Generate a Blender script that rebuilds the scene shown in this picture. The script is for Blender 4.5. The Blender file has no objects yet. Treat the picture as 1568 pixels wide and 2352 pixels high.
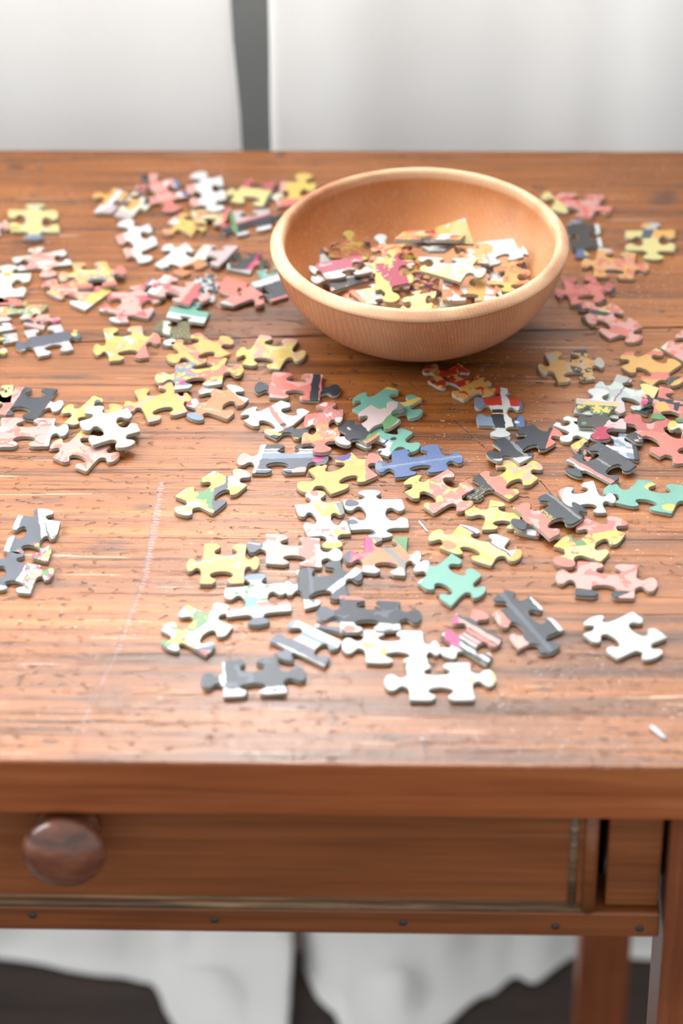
import bpy, bmesh, math, random
from mathutils import Vector, Matrix, noise as mnoise

random.seed(7)
scene = bpy.context.scene
COL = scene.collection

# ------------------------------------------------------------------ camera
FPX = 5950.0                      # focal length in pixels of the 1568x2352 frame
PITCH, YAW, ROLL = math.radians(35.2), math.radians(2.36), math.radians(0.98)
CAM = Vector((0.05, 0.0, 1.482))
FWD = Vector((-math.sin(YAW) * math.cos(PITCH), math.cos(YAW) * math.cos(PITCH), -math.sin(PITCH)))
_r0 = Vector((math.cos(YAW), math.sin(YAW), 0.0))
_u0 = _r0.cross(FWD)
RIGHT = _r0 * math.cos(ROLL) - _u0 * math.sin(ROLL)
UP = _u0 * math.cos(ROLL) + _r0 * math.sin(ROLL)

cam_data = bpy.data.cameras.new('camera')
cam = bpy.data.objects.new('camera', cam_data)
COL.objects.link(cam)
cam.matrix_world = Matrix((
    (RIGHT.x, UP.x, -FWD.x, CAM.x),
    (RIGHT.y, UP.y, -FWD.y, CAM.y),
    (RIGHT.z, UP.z, -FWD.z, CAM.z),
    (0, 0, 0, 1)))
cam_data.sensor_fit = 'VERTICAL'
cam_data.sensor_height = 36.0
cam_data.sensor_width = 24.0
cam_data.lens = FPX / 2352.0 * 36.0
cam_data.clip_start = 0.05
cam_data.dof.use_dof = True
cam_data.dof.focus_distance = 1.295
cam_data.dof.aperture_fstop = 5.2
scene.camera = cam

# ------------------------------------------------------------------ light
world = bpy.data.worlds.new('room_light')
scene.world = world
world.use_nodes = True
_bg = world.node_tree.nodes['Background']
_bg.inputs[0].default_value = (0.97, 0.985, 1.0, 1)
_bg.inputs[1].default_value = 0.66

def area_light(name, loc, target, sx, sy, power, color):
    d = bpy.data.lights.new(name, 'AREA')
    d.shape = 'RECTANGLE'
    d.size, d.size_y, d.energy, d.color = sx, sy, power, color
    o = bpy.data.objects.new(name, d)
    COL.objects.link(o)
    o.location = loc
    o.rotation_euler = (Vector(target) - Vector(loc)).to_track_quat('-Z', 'Y').to_euler()
    return o
# tall window on the left-hand side of the room
area_light('window_daylight_side', (-1.95, 1.44, 2.05), (0.05, 1.02, 0.75), 1.5, 1.7, 62, (0.98, 0.99, 1.0))
# window behind the curtains, above the table
area_light('window_daylight_back', (-0.42, 1.625, 1.51), (-0.42, 0.0, 1.44), 1.60, 1.44, 275, (0.96, 0.985, 1.0))

scene.view_settings.view_transform = 'Standard'
scene.view_settings.look = 'None'
scene.view_settings.gamma = 1.0
scene.view_settings.use_curve_mapping = False
scene.view_settings.exposure = 0.56
scene.cycles.use_denoising = True

# ------------------------------------------------------------------ pixel -> place on a real plane
def ray(px, py):
    return RIGHT * (px - 784.0) - UP * (py - 1176.0) + FWD * FPX
def on_z(px, py, z):
    d = ray(px, py)
    return CAM + d * ((z - CAM.z) / d.z)
def on_y(px, py, y):
    d = ray(px, py)
    return CAM + d * ((y - CAM.y) / d.y)

TOP = 0.75            # height of the table top
THICK = 0.0022        # thickness of a jigsaw piece

# ------------------------------------------------------------------ helpers
def lin(c):
    return tuple(((v / 255.0) / 12.92 if v / 255.0 <= 0.04045 else ((v / 255.0 + 0.055) / 1.055) ** 2.4) for v in c)

def tag(o, label=None, cat=None, group=None, kind=None):
    if label: o['label'] = label
    if cat: o['category'] = cat
    if group: o['group'] = group
    if kind: o['kind'] = kind
    return o

def empty(name, loc):
    o = bpy.data.objects.new(name, None)
    o.empty_display_size = 0.05
    o.location = loc
    COL.objects.link(o)
    return o

def obj(name, me, mat=None, parent=None):
    o = bpy.data.objects.new(name, me)
    COL.objects.link(o)
    if mat: me.materials.append(mat)
    if parent:
        o.parent = parent
    return o

def mesh_from_bm(bm, name):
    me = bpy.data.meshes.new(name)
    bm.normal_update()
    bm.to_mesh(me)
    bm.free()
    return me

def bevel_bm(bm, w, seg=2):
    bmesh.ops.bevel(bm, geom=list(bm.edges), offset=w, segments=seg, profile=0.5, affect='EDGES', clamp_overlap=True)

def box(name, lo, hi, mat, parent=None, bevel=0.001, seg=2, taper=None, origin=None):
    """a bevelled box from world corner lo to hi; vertices are stored relative to the parent's place"""
    off = Vector(parent_origin(parent)) if parent else Vector((0, 0, 0))
    bm = bmesh.new()
    vs = []
    for z in (lo[2], hi[2]):
        for (x, y) in ((lo[0], lo[1]), (hi[0], lo[1]), (hi[0], hi[1]), (lo[0], hi[1])):
            if taper and z == lo[2]:
                cx, cy = (lo[0] + hi[0]) / 2, (lo[1] + hi[1]) / 2
                x, y = cx + (x - cx) * taper, cy + (y - cy) * taper
            vs.append(bm.verts.new(Vector((x, y, z)) - off))
    for f in ((3, 2, 1, 0), (4, 5, 6, 7), (0, 1, 5, 4), (1, 2, 6, 5), (2, 3, 7, 6), (3, 0, 4, 7)):
        bm.faces.new([vs[i] for i in f])
    if bevel:
        bevel_bm(bm, bevel, seg)
    me = mesh_from_bm(bm, name)
    for p in me.polygons: p.use_smooth = False
    return obj(name, me, mat, parent)

def parent_origin(p):
    v = Vector((0, 0, 0))
    while p is not None:
        v = v + p.location
        p = p.parent
    return v

def lathe(name, prof, mat, parent=None, seg=96, axis='Z', loc=(0, 0, 0), scale=(1, 1, 1)):
    bm = bmesh.new()
    rings = []
    for (r, h) in prof:
        if r < 1e-6:
            rings.append([bm.verts.new((0, 0, h))])
        else:
            rings.append([bm.verts.new((r * math.cos(2 * math.pi * k / seg) * scale[0], r * math.sin(2 * math.pi * k / seg) * scale[1], h)) for k in range(seg)])
    for a, b in zip(rings[:-1], rings[1:]):
        for k in range(seg):
            k2 = (k + 1) % seg
            if len(a) == 1 and len(b) == 1: continue
            if len(a) == 1: bm.faces.new((a[0], b[k2], b[k]))
            elif len(b) == 1: bm.faces.new((a[k], a[k2], b[0]))
            else: bm.faces.new((a[k], a[k2], b[k2], b[k]))
    bmesh.ops.recalc_face_normals(bm, faces=bm.faces)
    if axis == '-Y':
        bmesh.ops.rotate(bm, verts=bm.verts, cent=(0, 0, 0), matrix=Matrix.Rotation(math.radians(90), 3, 'X'))
    me = mesh_from_bm(bm, name)
    for p in me.polygons: p.use_smooth = True
    o = obj(name, me, mat, parent)
    o.location = loc
    return o

# ------------------------------------------------------------------ materials
class NT:
    """small node-tree builder"""
    def __init__(self, name):
        self.mat = bpy.data.materials.new(name)
        self.mat.use_nodes = True
        self.t = self.mat.node_tree
        self.bsdf = self.t.nodes['Principled BSDF']
    def n(self, kind, **kw):
        x = self.t.nodes.new(kind)
        for k, v in kw.items(): setattr(x, k, v)
        return x
    def link(self, a, b): self.t.links.new(a, b)
    def put(self, sock, v):
        if hasattr(v, 'is_linked') or hasattr(v, 'node'): self.link(v, sock)
        elif isinstance(v, (tuple, list)) and sock.type == 'RGBA' and len(v) == 3: sock.default_value = (*v, 1)
        else: sock.default_value = v
    def math(self, op, a, b=0.0, c=None, clamp=False):
        x = self.n('ShaderNodeMath', operation=op)
        x.use_clamp = clamp
        self.put(x.inputs[0], a); self.put(x.inputs[1], b)
        if c is not None: self.put(x.inputs[2], c)
        return x.outputs[0]
    def vmath(self, op, a, b):
        x = self.n('ShaderNodeVectorMath', operation=op)
        self.put(x.inputs[0], a); self.put(x.inputs[1], b)
        return x.outputs[0]
    def noise(self, vec, scale, detail=2.0, rough=0.5, dist=0.0, col=False):
        x = self.n('ShaderNodeTexNoise')
        self.link(vec, x.inputs['Vector'])
        x.inputs['Scale'].default_value = scale
        x.inputs['Detail'].default_value = detail
        x.inputs['Roughness'].default_value = rough
        x.inputs['Distortion'].default_value = dist
        return x.outputs['Color' if col else 'Fac']
    def step(self, v, lo, hi):
        x = self.n('ShaderNodeMapRange')
        x.interpolation_type = 'SMOOTHSTEP'
        self.put(x.inputs[0], v)
        x.inputs[1].default_value, x.inputs[2].default_value = lo, hi
        return x.outputs[0]
    def mix(self, fac, a, b, mode='MIX'):
        x = self.n('ShaderNodeMix', data_type='RGBA', blend_type=mode)
        self.put(x.inputs[0], fac); self.put(x.inputs[6], a); self.put(x.inputs[7], b)
        return x.outputs[2]
    def scaled(self, vec, s, off=(0, 0, 0)):
        x = self.n('ShaderNodeMapping')
        self.link(vec, x.inputs[0])
        x.inputs['Scale'].default_value = s
        x.inputs['Location'].default_value = off
        return x.outputs[0]
    def bump(self, h, strength, dist):
        x = self.n('ShaderNodeBump')
        x.inputs['Strength'].default_value = strength
        x.inputs['Distance'].default_value = dist
        self.link(h, x.inputs['Height'])
        self.link(x.outputs[0], self.bsdf.inputs['Normal'])
    def out(self, color=None, rough=None, spec=None):
        if color is not None: self.put(self.bsdf.inputs['Base Color'], color)
        if rough is not None: self.put(self.bsdf.inputs['Roughness'], rough)
        if spec is not None: self.put(self.bsdf.inputs['Specular IOR Level'], spec)
        return self.mat

def wood(name, dark, mid, light, grain=(2.5, 60, 60), rough=(0.32, 0.5), marks=(), lines=(), speck=0.0, bump=0.25, off=(0, 0, 0), coat=0.0, spec=0.5, fiber=0.25):
    m = NT(name)
    pos = m.n('ShaderNodeNewGeometry').outputs['Position']
    g1 = m.noise(m.scaled(pos, grain, off), 1.0, 5, 0.62, 0.5)
    g2 = m.noise(m.scaled(pos, tuple(v * 4.5 for v in grain), off), 1.0, 3, 0.65)
    big = m.noise(m.scaled(pos, (3.2, 13, 13), off), 1.0, 4, 0.6, 0.5)
    f = m.math('ADD', m.math('MULTIPLY', g1, 0.52), m.math('MULTIPLY', g2, 0.30))
    f = m.math('ADD', f, m.math('MULTIPLY', big, 0.38))
    c = m.mix(m.step(f, 0.46, 0.62), dark, mid)
    c = m.mix(m.step(f, 0.60, 0.76), c, light)
    streak = m.noise(m.scaled(pos, tuple(v * s for v, s in zip(grain, (1.6, 1.3, 1.3))), (3.1, 7.7, 1.3)), 1.0, 5, 0.7, 0.4)
    c = m.mix(m.math('MULTIPLY', m.step(streak, 0.56, 0.72), 0.5), c, dark)
    fine = m.noise(m.scaled(pos, tuple(v * 2.6 for v in grain), (1.7, 2.9, 4.4)), 1.0, 4, 0.75)
    c = m.mix(m.math('MULTIPLY', m.step(fine, 0.55, 0.66), fiber), c, tuple(x * 0.45 for x in dark))
    height = m.math('ADD', m.math('MULTIPLY', g2, 0.7), m.math('MULTIPLY', g1, 0.5))
    height = m.math('SUBTRACT', height, m.math('MULTIPLY', m.step(fine, 0.57, 0.68), 0.35))
    ro = m.math('ADD', m.math('MULTIPLY', big, rough[1] - rough[0]), rough[0])
    if speck:
        # small pits and dents left by years of use
        p = m.noise(m.scaled(pos, (170, 320, 320)), 1.0, 2, 0.5, 0.4)
        zone = m.noise(m.scaled(pos, (9, 16, 16), (5, 2, 0)), 1.0, 2, 0.5)
        pit = m.math('MULTIPLY', m.step(p, 0.62, 0.68), m.step(zone, 0.38, 0.58))
        c = m.mix(m.math('MULTIPLY', pit, 0.6 * speck), c, lin((60, 44, 44)))
        height = m.math('SUBTRACT', height, m.math('MULTIPLY', pit, 1.6 * speck))
        p2 = m.noise(m.scaled(pos, (430, 760, 760), (11, 3, 0)), 1.0, 2, 0.5, 0.6)
        zone2 = m.noise(m.scaled(pos, (7, 10, 10), (1, 9, 0)), 1.0, 2, 0.5)
        chip = m.math('MULTIPLY', m.step(p2, 0.66, 0.71), m.step(zone2, 0.44, 0.60))
        c = m.mix(m.math('MULTIPLY', chip, 0.40 * speck), c, lin((214, 205, 205)))
        height = m.math('SUBTRACT', height, m.math('MULTIPLY', chip, 1.0 * speck))
        # fine scratches
        for (rot, sc, o2) in ((0.5, (14, 420, 1), 3.0), (-0.9, (12, 380, 1), 8.0)):
            mp = m.n('ShaderNodeMapping')
            m.link(pos, mp.inputs[0])
            mp.inputs['Rotation'].default_value = (0, 0, rot)
            mp.inputs['Scale'].default_value = sc
            mp.inputs['Location'].default_value = (o2, o2, 0)
            sn = m.noise(mp.outputs[0], 1.0, 1, 0.5)
            s = m.math('MULTIPLY', m.step(sn, 0.735, 0.76), 0.22 * speck)
            c = m.mix(s, c, lin((225, 200, 180)))
    sx = None
    if marks or lines:
        wob = m.noise(m.scaled(pos, (70, 260, 60)), 1.0, 4, 0.7)
        x = m.n('ShaderNodeSeparateXYZ'); m.link(pos, x.inputs[0])
        sx, sy = x.outputs[0], x.outputs[1]
        tot = None
        for (mx, my, rx, ry, st) in marks:
            dx = m.math('MULTIPLY', m.math('SUBTRACT', sx, mx), 1.0 / rx)
            dy = m.math('MULTIPLY', m.math('SUBTRACT', sy, my), 1.0 / ry)
            d = m.math('ADD', m.math('MULTIPLY', dx, dx), m.math('MULTIPLY', dy, dy))
            d = m.math('ADD', d, m.math('MULTIPLY', m.math('SUBTRACT', wob, 0.5), 5.0))
            v = m.math('MULTIPLY', m.math('SUBTRACT', 1.0, m.step(d, -0.4, 1.5)), st)
            tot = v if tot is None else m.math('MAXIMUM', tot, v)
        if tot is not None:
            c = m.mix(tot, c, lin((52, 36, 34)))
        ltot = None
        dtot = None
        for (x0, y0, x1, y1, w, st, pale) in lines:
            L = math.hypot(x1 - x0, y1 - y0)
            ux, uy = (x1 - x0) / L, (y1 - y0) / L
            a = m.math('ADD', m.math('MULTIPLY', m.math('SUBTRACT', sx, x0), ux), m.math('MULTIPLY', m.math('SUBTRACT', sy, y0), uy))
            b = m.math('ADD', m.math('MULTIPLY', m.math('SUBTRACT', sx, x0), -uy), m.math('MULTIPLY', m.math('SUBTRACT', sy, y0), ux))
            b = m.math('ADD', m.math('ABSOLUTE', b), m.math('MULTIPLY', m.math('SUBTRACT', wob, 0.5), w * 4.5))
            ins = m.math('MULTIPLY', m.math('GREATER_THAN', a, 0.0), m.math('LESS_THAN', a, L))
            saw = m.math('PINGPONG', m.math('ADD', a, m.math('MULTIPLY', wob, 0.004)), 0.0012)          # little teeth along the dent
            keep = m.math('ADD', 0.0, m.math('MULTIPLY', saw, 760.0))
            v = m.math('MULTIPLY', m.math('MULTIPLY', m.math('SUBTRACT', 1.0, m.step(b, w * 0.3, w)), ins), m.math('MULTIPLY', keep, st), None, True)
            if pale: ltot = v if ltot is None else m.math('MAXIMUM', ltot, v)
            else: dtot = v if dtot is None else m.math('MAXIMUM', dtot, v)
        if dtot is not None:
            c = m.mix(dtot, c, lin((40, 26, 22)))
            height = m.math('SUBTRACT', height, m.math('MULTIPLY', dtot, 2.0))
        if ltot is not None:
            c = m.mix(ltot, c, lin((186, 182, 194)))  # bluish white sheen of the dents, painted into the colour
            height = m.math('SUBTRACT', height, m.math('MULTIPLY', ltot, 2.0))
    m.bump(height, bump, 0.0006)
    if coat:
        m.bsdf.inputs['Coat Weight'].default_value = coat
        m.bsdf.inputs['Coat Roughness'].default_value = 0.22
    return m.out(c, ro, spec)

# ------------------------------------------------------------------ the room
def plain(name, c, rough=0.6, spec=0.3):
    return NT(name).out(lin(c), rough, spec)

M_FLOOR = wood('dark_floorboards', lin((28, 20, 17)), lin((48, 35, 29)), lin((66, 48, 38)), grain=(3, 30, 30), rough=(0.35, 0.5), off=(9, 4, 2))
M_WALL = NT('painted_wall')
_p = M_WALL.n('ShaderNodeNewGeometry').outputs['Position']
M_WALL = M_WALL.out(M_WALL.mix(M_WALL.noise(_p, 6, 3), lin((86, 85, 84)), lin((96, 95, 93))), 0.8, 0.2)

bm = bmesh.new()
vs = [bm.verts.new(v) for v in ((-2.2, -1.2, 0), (2.2, -1.2, 0), (2.2, 1.64, 0), (-2.2, 1.64, 0))]
vs2 = [bm.verts.new((v.co.x, v.co.y, -0.03)) for v in vs]
bm.faces.new(vs); bm.faces.new(vs2[::-1])
for k in range(4): bm.faces.new((vs[k], vs2[k], vs2[(k + 1) % 4], vs[(k + 1) % 4]))
bmesh.ops.recalc_face_normals(bm, faces=bm.faces)
tag(obj('floor', mesh_from_bm(bm, 'floor'), M_FLOOR), kind='structure')
tag(box('wall_back', (-2.2, 1.64, 0.0), (2.2, 1.72, 2.7), M_WALL, bevel=0), kind='structure')

# ------------------------------------------------------------------ curtains
def cloth_material(name):
    m = NT(name)
    pos = m.n('ShaderNodeNewGeometry').outputs['Position']
    weave = m.noise(m.scaled(pos, (900, 900, 900)), 1.0, 1)
    c = m.mix(m.noise(m.scaled(pos, (3, 3, 1)), 1.0, 2), lin((238, 238, 237)), lin((247, 247, 245)))
    m.out(c, 0.9, 0.1)
    m.bump(weave, 0.15, 0.0004)
    tr = m.n('ShaderNodeBsdfTranslucent')
    m.link(c, tr.inputs[0])
    mx = m.n('ShaderNodeMixShader')
    mx.inputs[0].default_value = 0.44
    m.link(m.bsdf.outputs[0], mx.inputs[1])
    m.link(tr.outputs[0], mx.inputs[2])
    out = m.t.nodes['Material Output']
    m.link(mx.outputs[0], out.inputs['Surface'])
    return m.mat
M_CLOTH = cloth_material('white_curtain_cloth')

def interp(tab, v):
    if v <= tab[0][0]: return tab[0][1]
    for (a, fa), (b, fb) in zip(tab[:-1], tab[1:]):
        if v <= b:
            t = (v - a) / (b - a)
            t = t * t * (3 - 2 * t)
            return fa + (fb - fa) * t
    return tab[-1][1]

CY = 1.497
def curtain(name, label, left_edge, right_edge, hem, folds, seed):
    NS, NZ, NP = 150, 46, 22
    top, low = 2.42, 0.075
    bm = bmesh.new()
    grid = []
    for i in range(NS + 1):
        s = i / NS
        col = []
        xl0, xr0 = interp(left_edge, low), interp(right_edge, low)
        x0 = xl0 + (xr0 - xl0) * s
        hy = interp(hem, x0)
        for j in range(NZ + 1):
            z = top + (low - top) * j / NZ
            xl, xr = interp(left_edge, z), interp(right_edge, z)
            x = xl + (xr - xl) * s
            fold = sum(a * math.sin((x0 + (x - x0) * 0.5) * k + ph) for (a, k, ph) in folds)
            soft = 0.35 + 0.65 * min(1.0, max(0.0, (z - 0.15) / 0.6))
            col.append(bm.verts.new((x, CY + fold * soft, z)))
        yb = col[-1].co.y
        xb = col[-1].co.x
        hy2 = min(hy, yb - 0.004)
        spread = yb - hy2
        for j in range(1, NP + 1):
            t = j / NP
            # falls the last centimetres, then lies forward on the boards
            y = yb * (1 - t) ** 2 + 2 * t * (1 - t) * (yb - 0.1 * spread) + hy2 * t * t
            z = low * (1 - t) ** 2 + 2 * t * (1 - t) * 0.004 + 0.003 * t * t
            w = mnoise.noise(Vector((xb * 22 + seed, y * 30, seed)))
            z += max(0.0, w) * 0.03 * math.sin(math.pi * min(1, t * 1.05)) * min(1.0, spread / 0.06) + 0.0012
            col.append(bm.verts.new((xb + 0.006 * w * t, y, z)))
        grid.append(col)
    for a, b in zip(grid[:-1], grid[1:]):
        for j in range(len(a) - 1):
            bm.faces.new((a[j], b[j], b[j + 1], a[j + 1]))
    me = mesh_from_bm(bm, name)
    for p in me.polygons: p.use_smooth = True
    o = obj(name, me, M_CLOTH)
    md = o.modifiers.new('thickness', 'SOLIDIFY')
    md.thickness, md.offset = 0.0011, 1.0
    return tag(o, label, 'curtain', 'white curtains behind the table')

curtain('curtain', 'white curtain left of the dark gap, hem lifting off the floor at left',
        [(0.0, -0.78), (2.5, -0.78)],
        [(0.0, -0.052), (0.12, -0.056), (0.40, -0.066), (0.715, -0.0715), (0.817, -0.0752), (2.4, -0.15)],
        [(-0.60, 1.482), (-0.30, 1.474), (-0.19, 1.455), (-0.166, 1.449), (-0.140, 1.400), (-0.115, 1.36), (-0.060, 1.355), (-0.05, 1.36)],
        [(0.004, 24.0, 0.9), (0.002, 51.0, 2.0)], 3.1)
curtain('curtain', 'white curtain right of the dark gap, pooling on floor in a rounded heap',
        [(0.0, -0.046), (0.12, -0.048), (0.40, -0.0515), (0.715, -0.0525), (0.817, -0.0510), (2.4, -0.05)],
        [(0.0, 0.82), (2.5, 0.82)],
        [(-0.05, 1.470), (-0.03, 1.425), (-0.010, 1.392), (0.025, 1.370), (0.060, 1.402), (0.10, 1.440), (0.123, 1.461), (0.135, 1.453), (0.165, 1.484), (0.30, 1.478), (0.8, 1.48)],
        [(0.0075, 30.0, 0.2), (0.003, 67.0, 1.1)], 8.4)

# ------------------------------------------------------------------ the table
YN, YF = 0.848, 1.4198           # near and far edge of the top
XL, XR = -0.455, 0.232
TX = -0.1125

def mark(px, py, wx, wy, st=0.85):
    p = on_z(px, py, TOP)
    s = 1.0 / 4250.0
    return (p.x, p.y, wx * s, wy * s / 0.55, st)
def line(x0, y0, x1, y1, w, st, pale=False):
    a, b = on_z(x0, y0, TOP), on_z(x1, y1, TOP)
    return (a.x, a.y, b.x, b.y, w, st, pale)
MARKS = [mark(35, 383, 24, 9), mark(60, 560, 60, 13, .7), mark(370, 490, 42, 10, .8), mark(645, 356, 14, 10),
         mark(1525, 455, 48, 22, .8), mark(1240, 434, 20, 8, .7), mark(565, 690, 16, 8, .9), mark(500, 545, 50, 14, .5),
         mark(300, 616, 22, 5, .6), mark(1520, 715, 9, 5, .9), mark(540, 783, 14, 14, .8), mark(170, 866, 75, 8, .7),
         mark(90, 1150, 70, 9, .5), mark(250, 1255, 50, 14, .6), mark(1230, 760, 160, 16, .55), mark(120, 1340, 80, 10, .5),
         mark(245, 1600, 55, 20, .5), mark(1255, 1582, 20, 6, .7), mark(1560, 1540, 40, 14, .5), mark(905, 1690, 26, 7, .5), mark(1100, 1735, 34, 6, .45), mark(760, 1655, 26, 10, .45),
         mark(585, 1010, 60, 12, .35), mark(700, 1120, 80, 9, .3), mark(210, 1180, 90, 6, .45), mark(330, 1165, 22, 7, .7), mark(150, 885, 160, 4, .4)]
LINES = [line(372, 1105, 335, 1320, 0.0021, .42, True), line(335, 1320, 268, 1500, 0.0015, .38, True), line(268, 1500, 190, 1660, 0.0008, .25, True),
         line(1042, 962, 1118, 1032, 0.0006, .8), line(1238, 1102, 1268, 1136, 0.0005, .7),
         line(170, 884, 560, 887, 0.0004, .6), line(780, 886, 1000, 889, 0.0004, .45)]
M_TOP = wood('worn_pine_top', lin((70, 38, 16)), lin((122, 70, 29)), lin((150, 92, 42)), grain=(2.6, 120, 120), rough=(0.28, 0.46),
             marks=MARKS, lines=LINES, speck=1.2, bump=0.75, spec=0.36, fiber=0.6)
M_FRONT = wood('varnished_pine_front', lin((108, 60, 32)), lin((132, 76, 41)), lin((150, 90, 52)), grain=(2.6, 110, 110), rough=(0.30, 0.42), off=(4, 1, 8), bump=0.3, spec=0.5)
M_EDGE = wood('varnished_pine_edge', lin((130, 68, 35)), lin((156, 86, 46)), lin((176, 106, 62)), grain=(2.6, 90, 90), rough=(0.32, 0.44), off=(7, 3, 5), bump=0.3)
M_LEG = wood('varnished_pine_leg', lin((98, 52, 30)), lin((124, 68, 40)), lin((142, 82, 50)), grain=(90, 90, 2.4), rough=(0.32, 0.42), off=(1, 6, 3), bump=0.3)
M_BEAD = wood('worn_bead_wood', lin((50, 40, 28)), lin((100, 78, 54)), lin((150, 122, 90)), grain=(8, 120, 120), rough=(0.35, 0.5), off=(2, 2, 2), bump=0.5)
M_KNOB = wood('turned_knob_wood', lin((70, 40, 30)), lin((118, 70, 50)), lin((150, 100, 74)), grain=(18, 14, 50), rough=(0.2, 0.3), off=(6, 1, 1), bump=0.1, coat=0.5)
M_NAIL = plain('iron_nail', (38, 40, 44), 0.45, 0.6)
M_SHADOWGAP = plain('gap_shade_black', (24, 17, 13), 0.8, 0.1)  # near-black colour stands in for the shade around and behind the drawer

table = empty('wooden_table', (TX, (YN + YF) / 2, 0.0))
tag(table, 'old brown pine table with one drawer and round wooden knob', 'table')

def board(name, pts, z0, z1, mat, parent, bev, seg):
    off = parent_origin(parent)
    bm = bmesh.new()
    lo = [bm.verts.new(Vector((x, y, z0)) - off) for (x, y) in pts]
    hi = [bm.verts.new(Vector((x, y, z1)) - off) for (x, y) in pts]
    bm.faces.new(lo[::-1]); bm.faces.new(hi)
    n = len(pts)
    for k in range(n): bm.faces.new((lo[k], lo[(k + 1) % n], hi[(k + 1) % n], hi[k]))
    bmesh.ops.recalc_face_normals(bm, faces=bm.faces)
    bevel_bm(bm, bev, seg)
    me = mesh_from_bm(bm, name)
    o = obj(name, me, mat, parent)
    me.materials.append(M_EDGE)          # the edges kept their varnish
    for p in me.polygons:
        if abs(p.normal.z) < 0.3: p.material_index = 1
    return o

_a, _b = on_z(200, 784, TOP), on_z(1500, 752, TOP)
_sl = (_b.y - _a.y) / (_b.x - _a.x)
def seam(x): return _a.y + (x - _a.x) * _sl
G = 0.0004
o = board('tabletop_board', [(XL, YN), (XR, YN), (XR, seam(XR) - G), (XL, seam(XL) - G)], TOP - 0.030, TOP, M_TOP, table, 0.0012, 3)
o = board('tabletop_board', [(XL, seam(XL) + G), (XR, seam(XR) + G), (XR, YF), (XL, YF)], TOP - 0.030, TOP, M_TOP, table, 0.0008, 2)

FP = YN + 0.012                  # plane of drawer, stiles and rail
ZU = TOP - 0.030                 # underside of the top
for s in (-1, 1):
    lx0, lx1 = (0.1578, 0.1985) if s > 0 else (2 * TX - 0.1985, 2 * TX - 0.1578)
    box('leg', (lx0, FP - 0.003, 0.0), (lx1, FP + 0.042, ZU), M_LEG, table, 0.0016, 2, taper=0.86)
    box('leg', (lx0 + 0.003, 1.356, 0.0), (lx1 + 0.001, 1.396, ZU), M_LEG, table, 0.0016, 2, taper=0.94)
    bx0, bx1 = (0.1312, 0.1555) if s > 0 else (2 * TX - 0.1555, 2 * TX - 0.1312)
    box('stile', (bx0, FP + 0.004, 0.6535), (bx1, FP + 0.026, ZU), M_FRONT, table, 0.001)
    rx0, rx1 = (0.1262, 0.1577) if s > 0 else (2 * TX - 0.1577, 2 * TX - 0.1262)
    box('gap_backing', (rx0, FP + 0.027, 0.6517), (rx1, FP + 0.060, ZU), M_SHADOWGAP, table, 0)  # added dark backing that keeps light out of the gaps beside the drawer
    ax = 0.178 if s > 0 else 2 * TX - 0.178
    box('side_apron', (ax - 0.010, FP + 0.043, 0.636), (ax + 0.010, 1.355, ZU), M_FRONT, table, 0.001)
box('back_apron', (2 * TX - 0.155, 1.366, 0.636), (0.155, 1.386, ZU), M_FRONT, table, 0.001)
rail = box('rail', (2 * TX - 0.1565, FP + 0.001, 0.6365), (0.1565, FP + 0.030, 0.6515), M_FRONT, table, 0.0012)
for (px, py) in ((75, 2102), (492, 2112), (925, 2119), (1275, 2127), (1468, 2132)):
    p = on_y(px, py, FP + 0.001)
    n_ = lathe('nail', [(0.0, 0.0011), (0.0013, 0.0009), (0.0019, 0.0003), (0.0019, -0.002)], M_NAIL, rail, 16, '-Y',
               (p.x - TX, p.y - (YN + YF) / 2, p.z))
# the drawer: front board, worn bead moulding round it, a dark box behind and the knob
DX0, DX1 = 2 * TX - 0.1268, 0.1268
DZ0, DZ1 = 0.6525, ZU - 0.001
drawer = box('drawer', (DX0, FP + 0.0012, DZ0), (DX1, FP + 0.020, DZ1), M_FRONT, table, 0.0008)
drawer_box = box('drawer_box', (DX0 + 0.004, FP + 0.0205, DZ0 + 0.003), (DX1 - 0.005, 1.33, DZ1 - 0.004), M_SHADOWGAP, drawer, 0)

def rod(name, p0, p1, r, mat, parent, seg=12, flat=1.0):
    p0, p1 = Vector(p0), Vector(p1)
    off = parent_origin(parent)
    d = (p1 - p0).normalized()
    a = Vector((0, 1, 0)); b = d.cross(a).normalized()
    bm = bmesh.new()
    rings = []
    for p in (p0, p1):
        rings.append([bm.verts.new(p - off + a * (r * flat * math.cos(2 * math.pi * k / seg)) + b * (r * math.sin(2 * math.pi * k / seg))) for k in range(seg)])
    for k in range(seg):
        bm.faces.new((rings[0][k], rings[0][(k + 1) % seg], rings[1][(k + 1) % seg], rings[1][k]))
    bm.faces.new(rings[0][::-1]); bm.faces.new(rings[1])
    bmesh.ops.recalc_face_normals(bm, faces=bm.faces)
    me = mesh_from_bm(bm, name)
    for p in me.polygons: p.use_smooth = len(p.vertices) == 4
    return obj(name, me, mat, parent)
for (xb) in (DX1 - 0.0035, DX0 + 0.0035):
    rod('bead', (xb, FP + 0.0012, DZ0 + 0.001), (xb, FP + 0.0012, DZ1), 0.0032, M_FRONT, drawer)
    s = -1 if xb > TX else 1
    rod('bead', (xb + s * 0.0075, FP + 0.0018, DZ0 + 0.004), (xb + s * 0.0075, FP + 0.0018, DZ1), 0.0022, M_BEAD, drawer)
rod('bead', (DX0 + 0.001, FP + 0.0012, DZ0 + 0.0018), (DX1 - 0.003, FP + 0.0012, DZ0 + 0.0018), 0.0019, M_BEAD, drawer)
rod('bead', (DX0 + 0.004, FP + 0.0015, DZ0 + 0.0056), (DX1 - 0.008, FP + 0.0015, DZ0 + 0.0056), 0.0010, M_BEAD, drawer)
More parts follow.
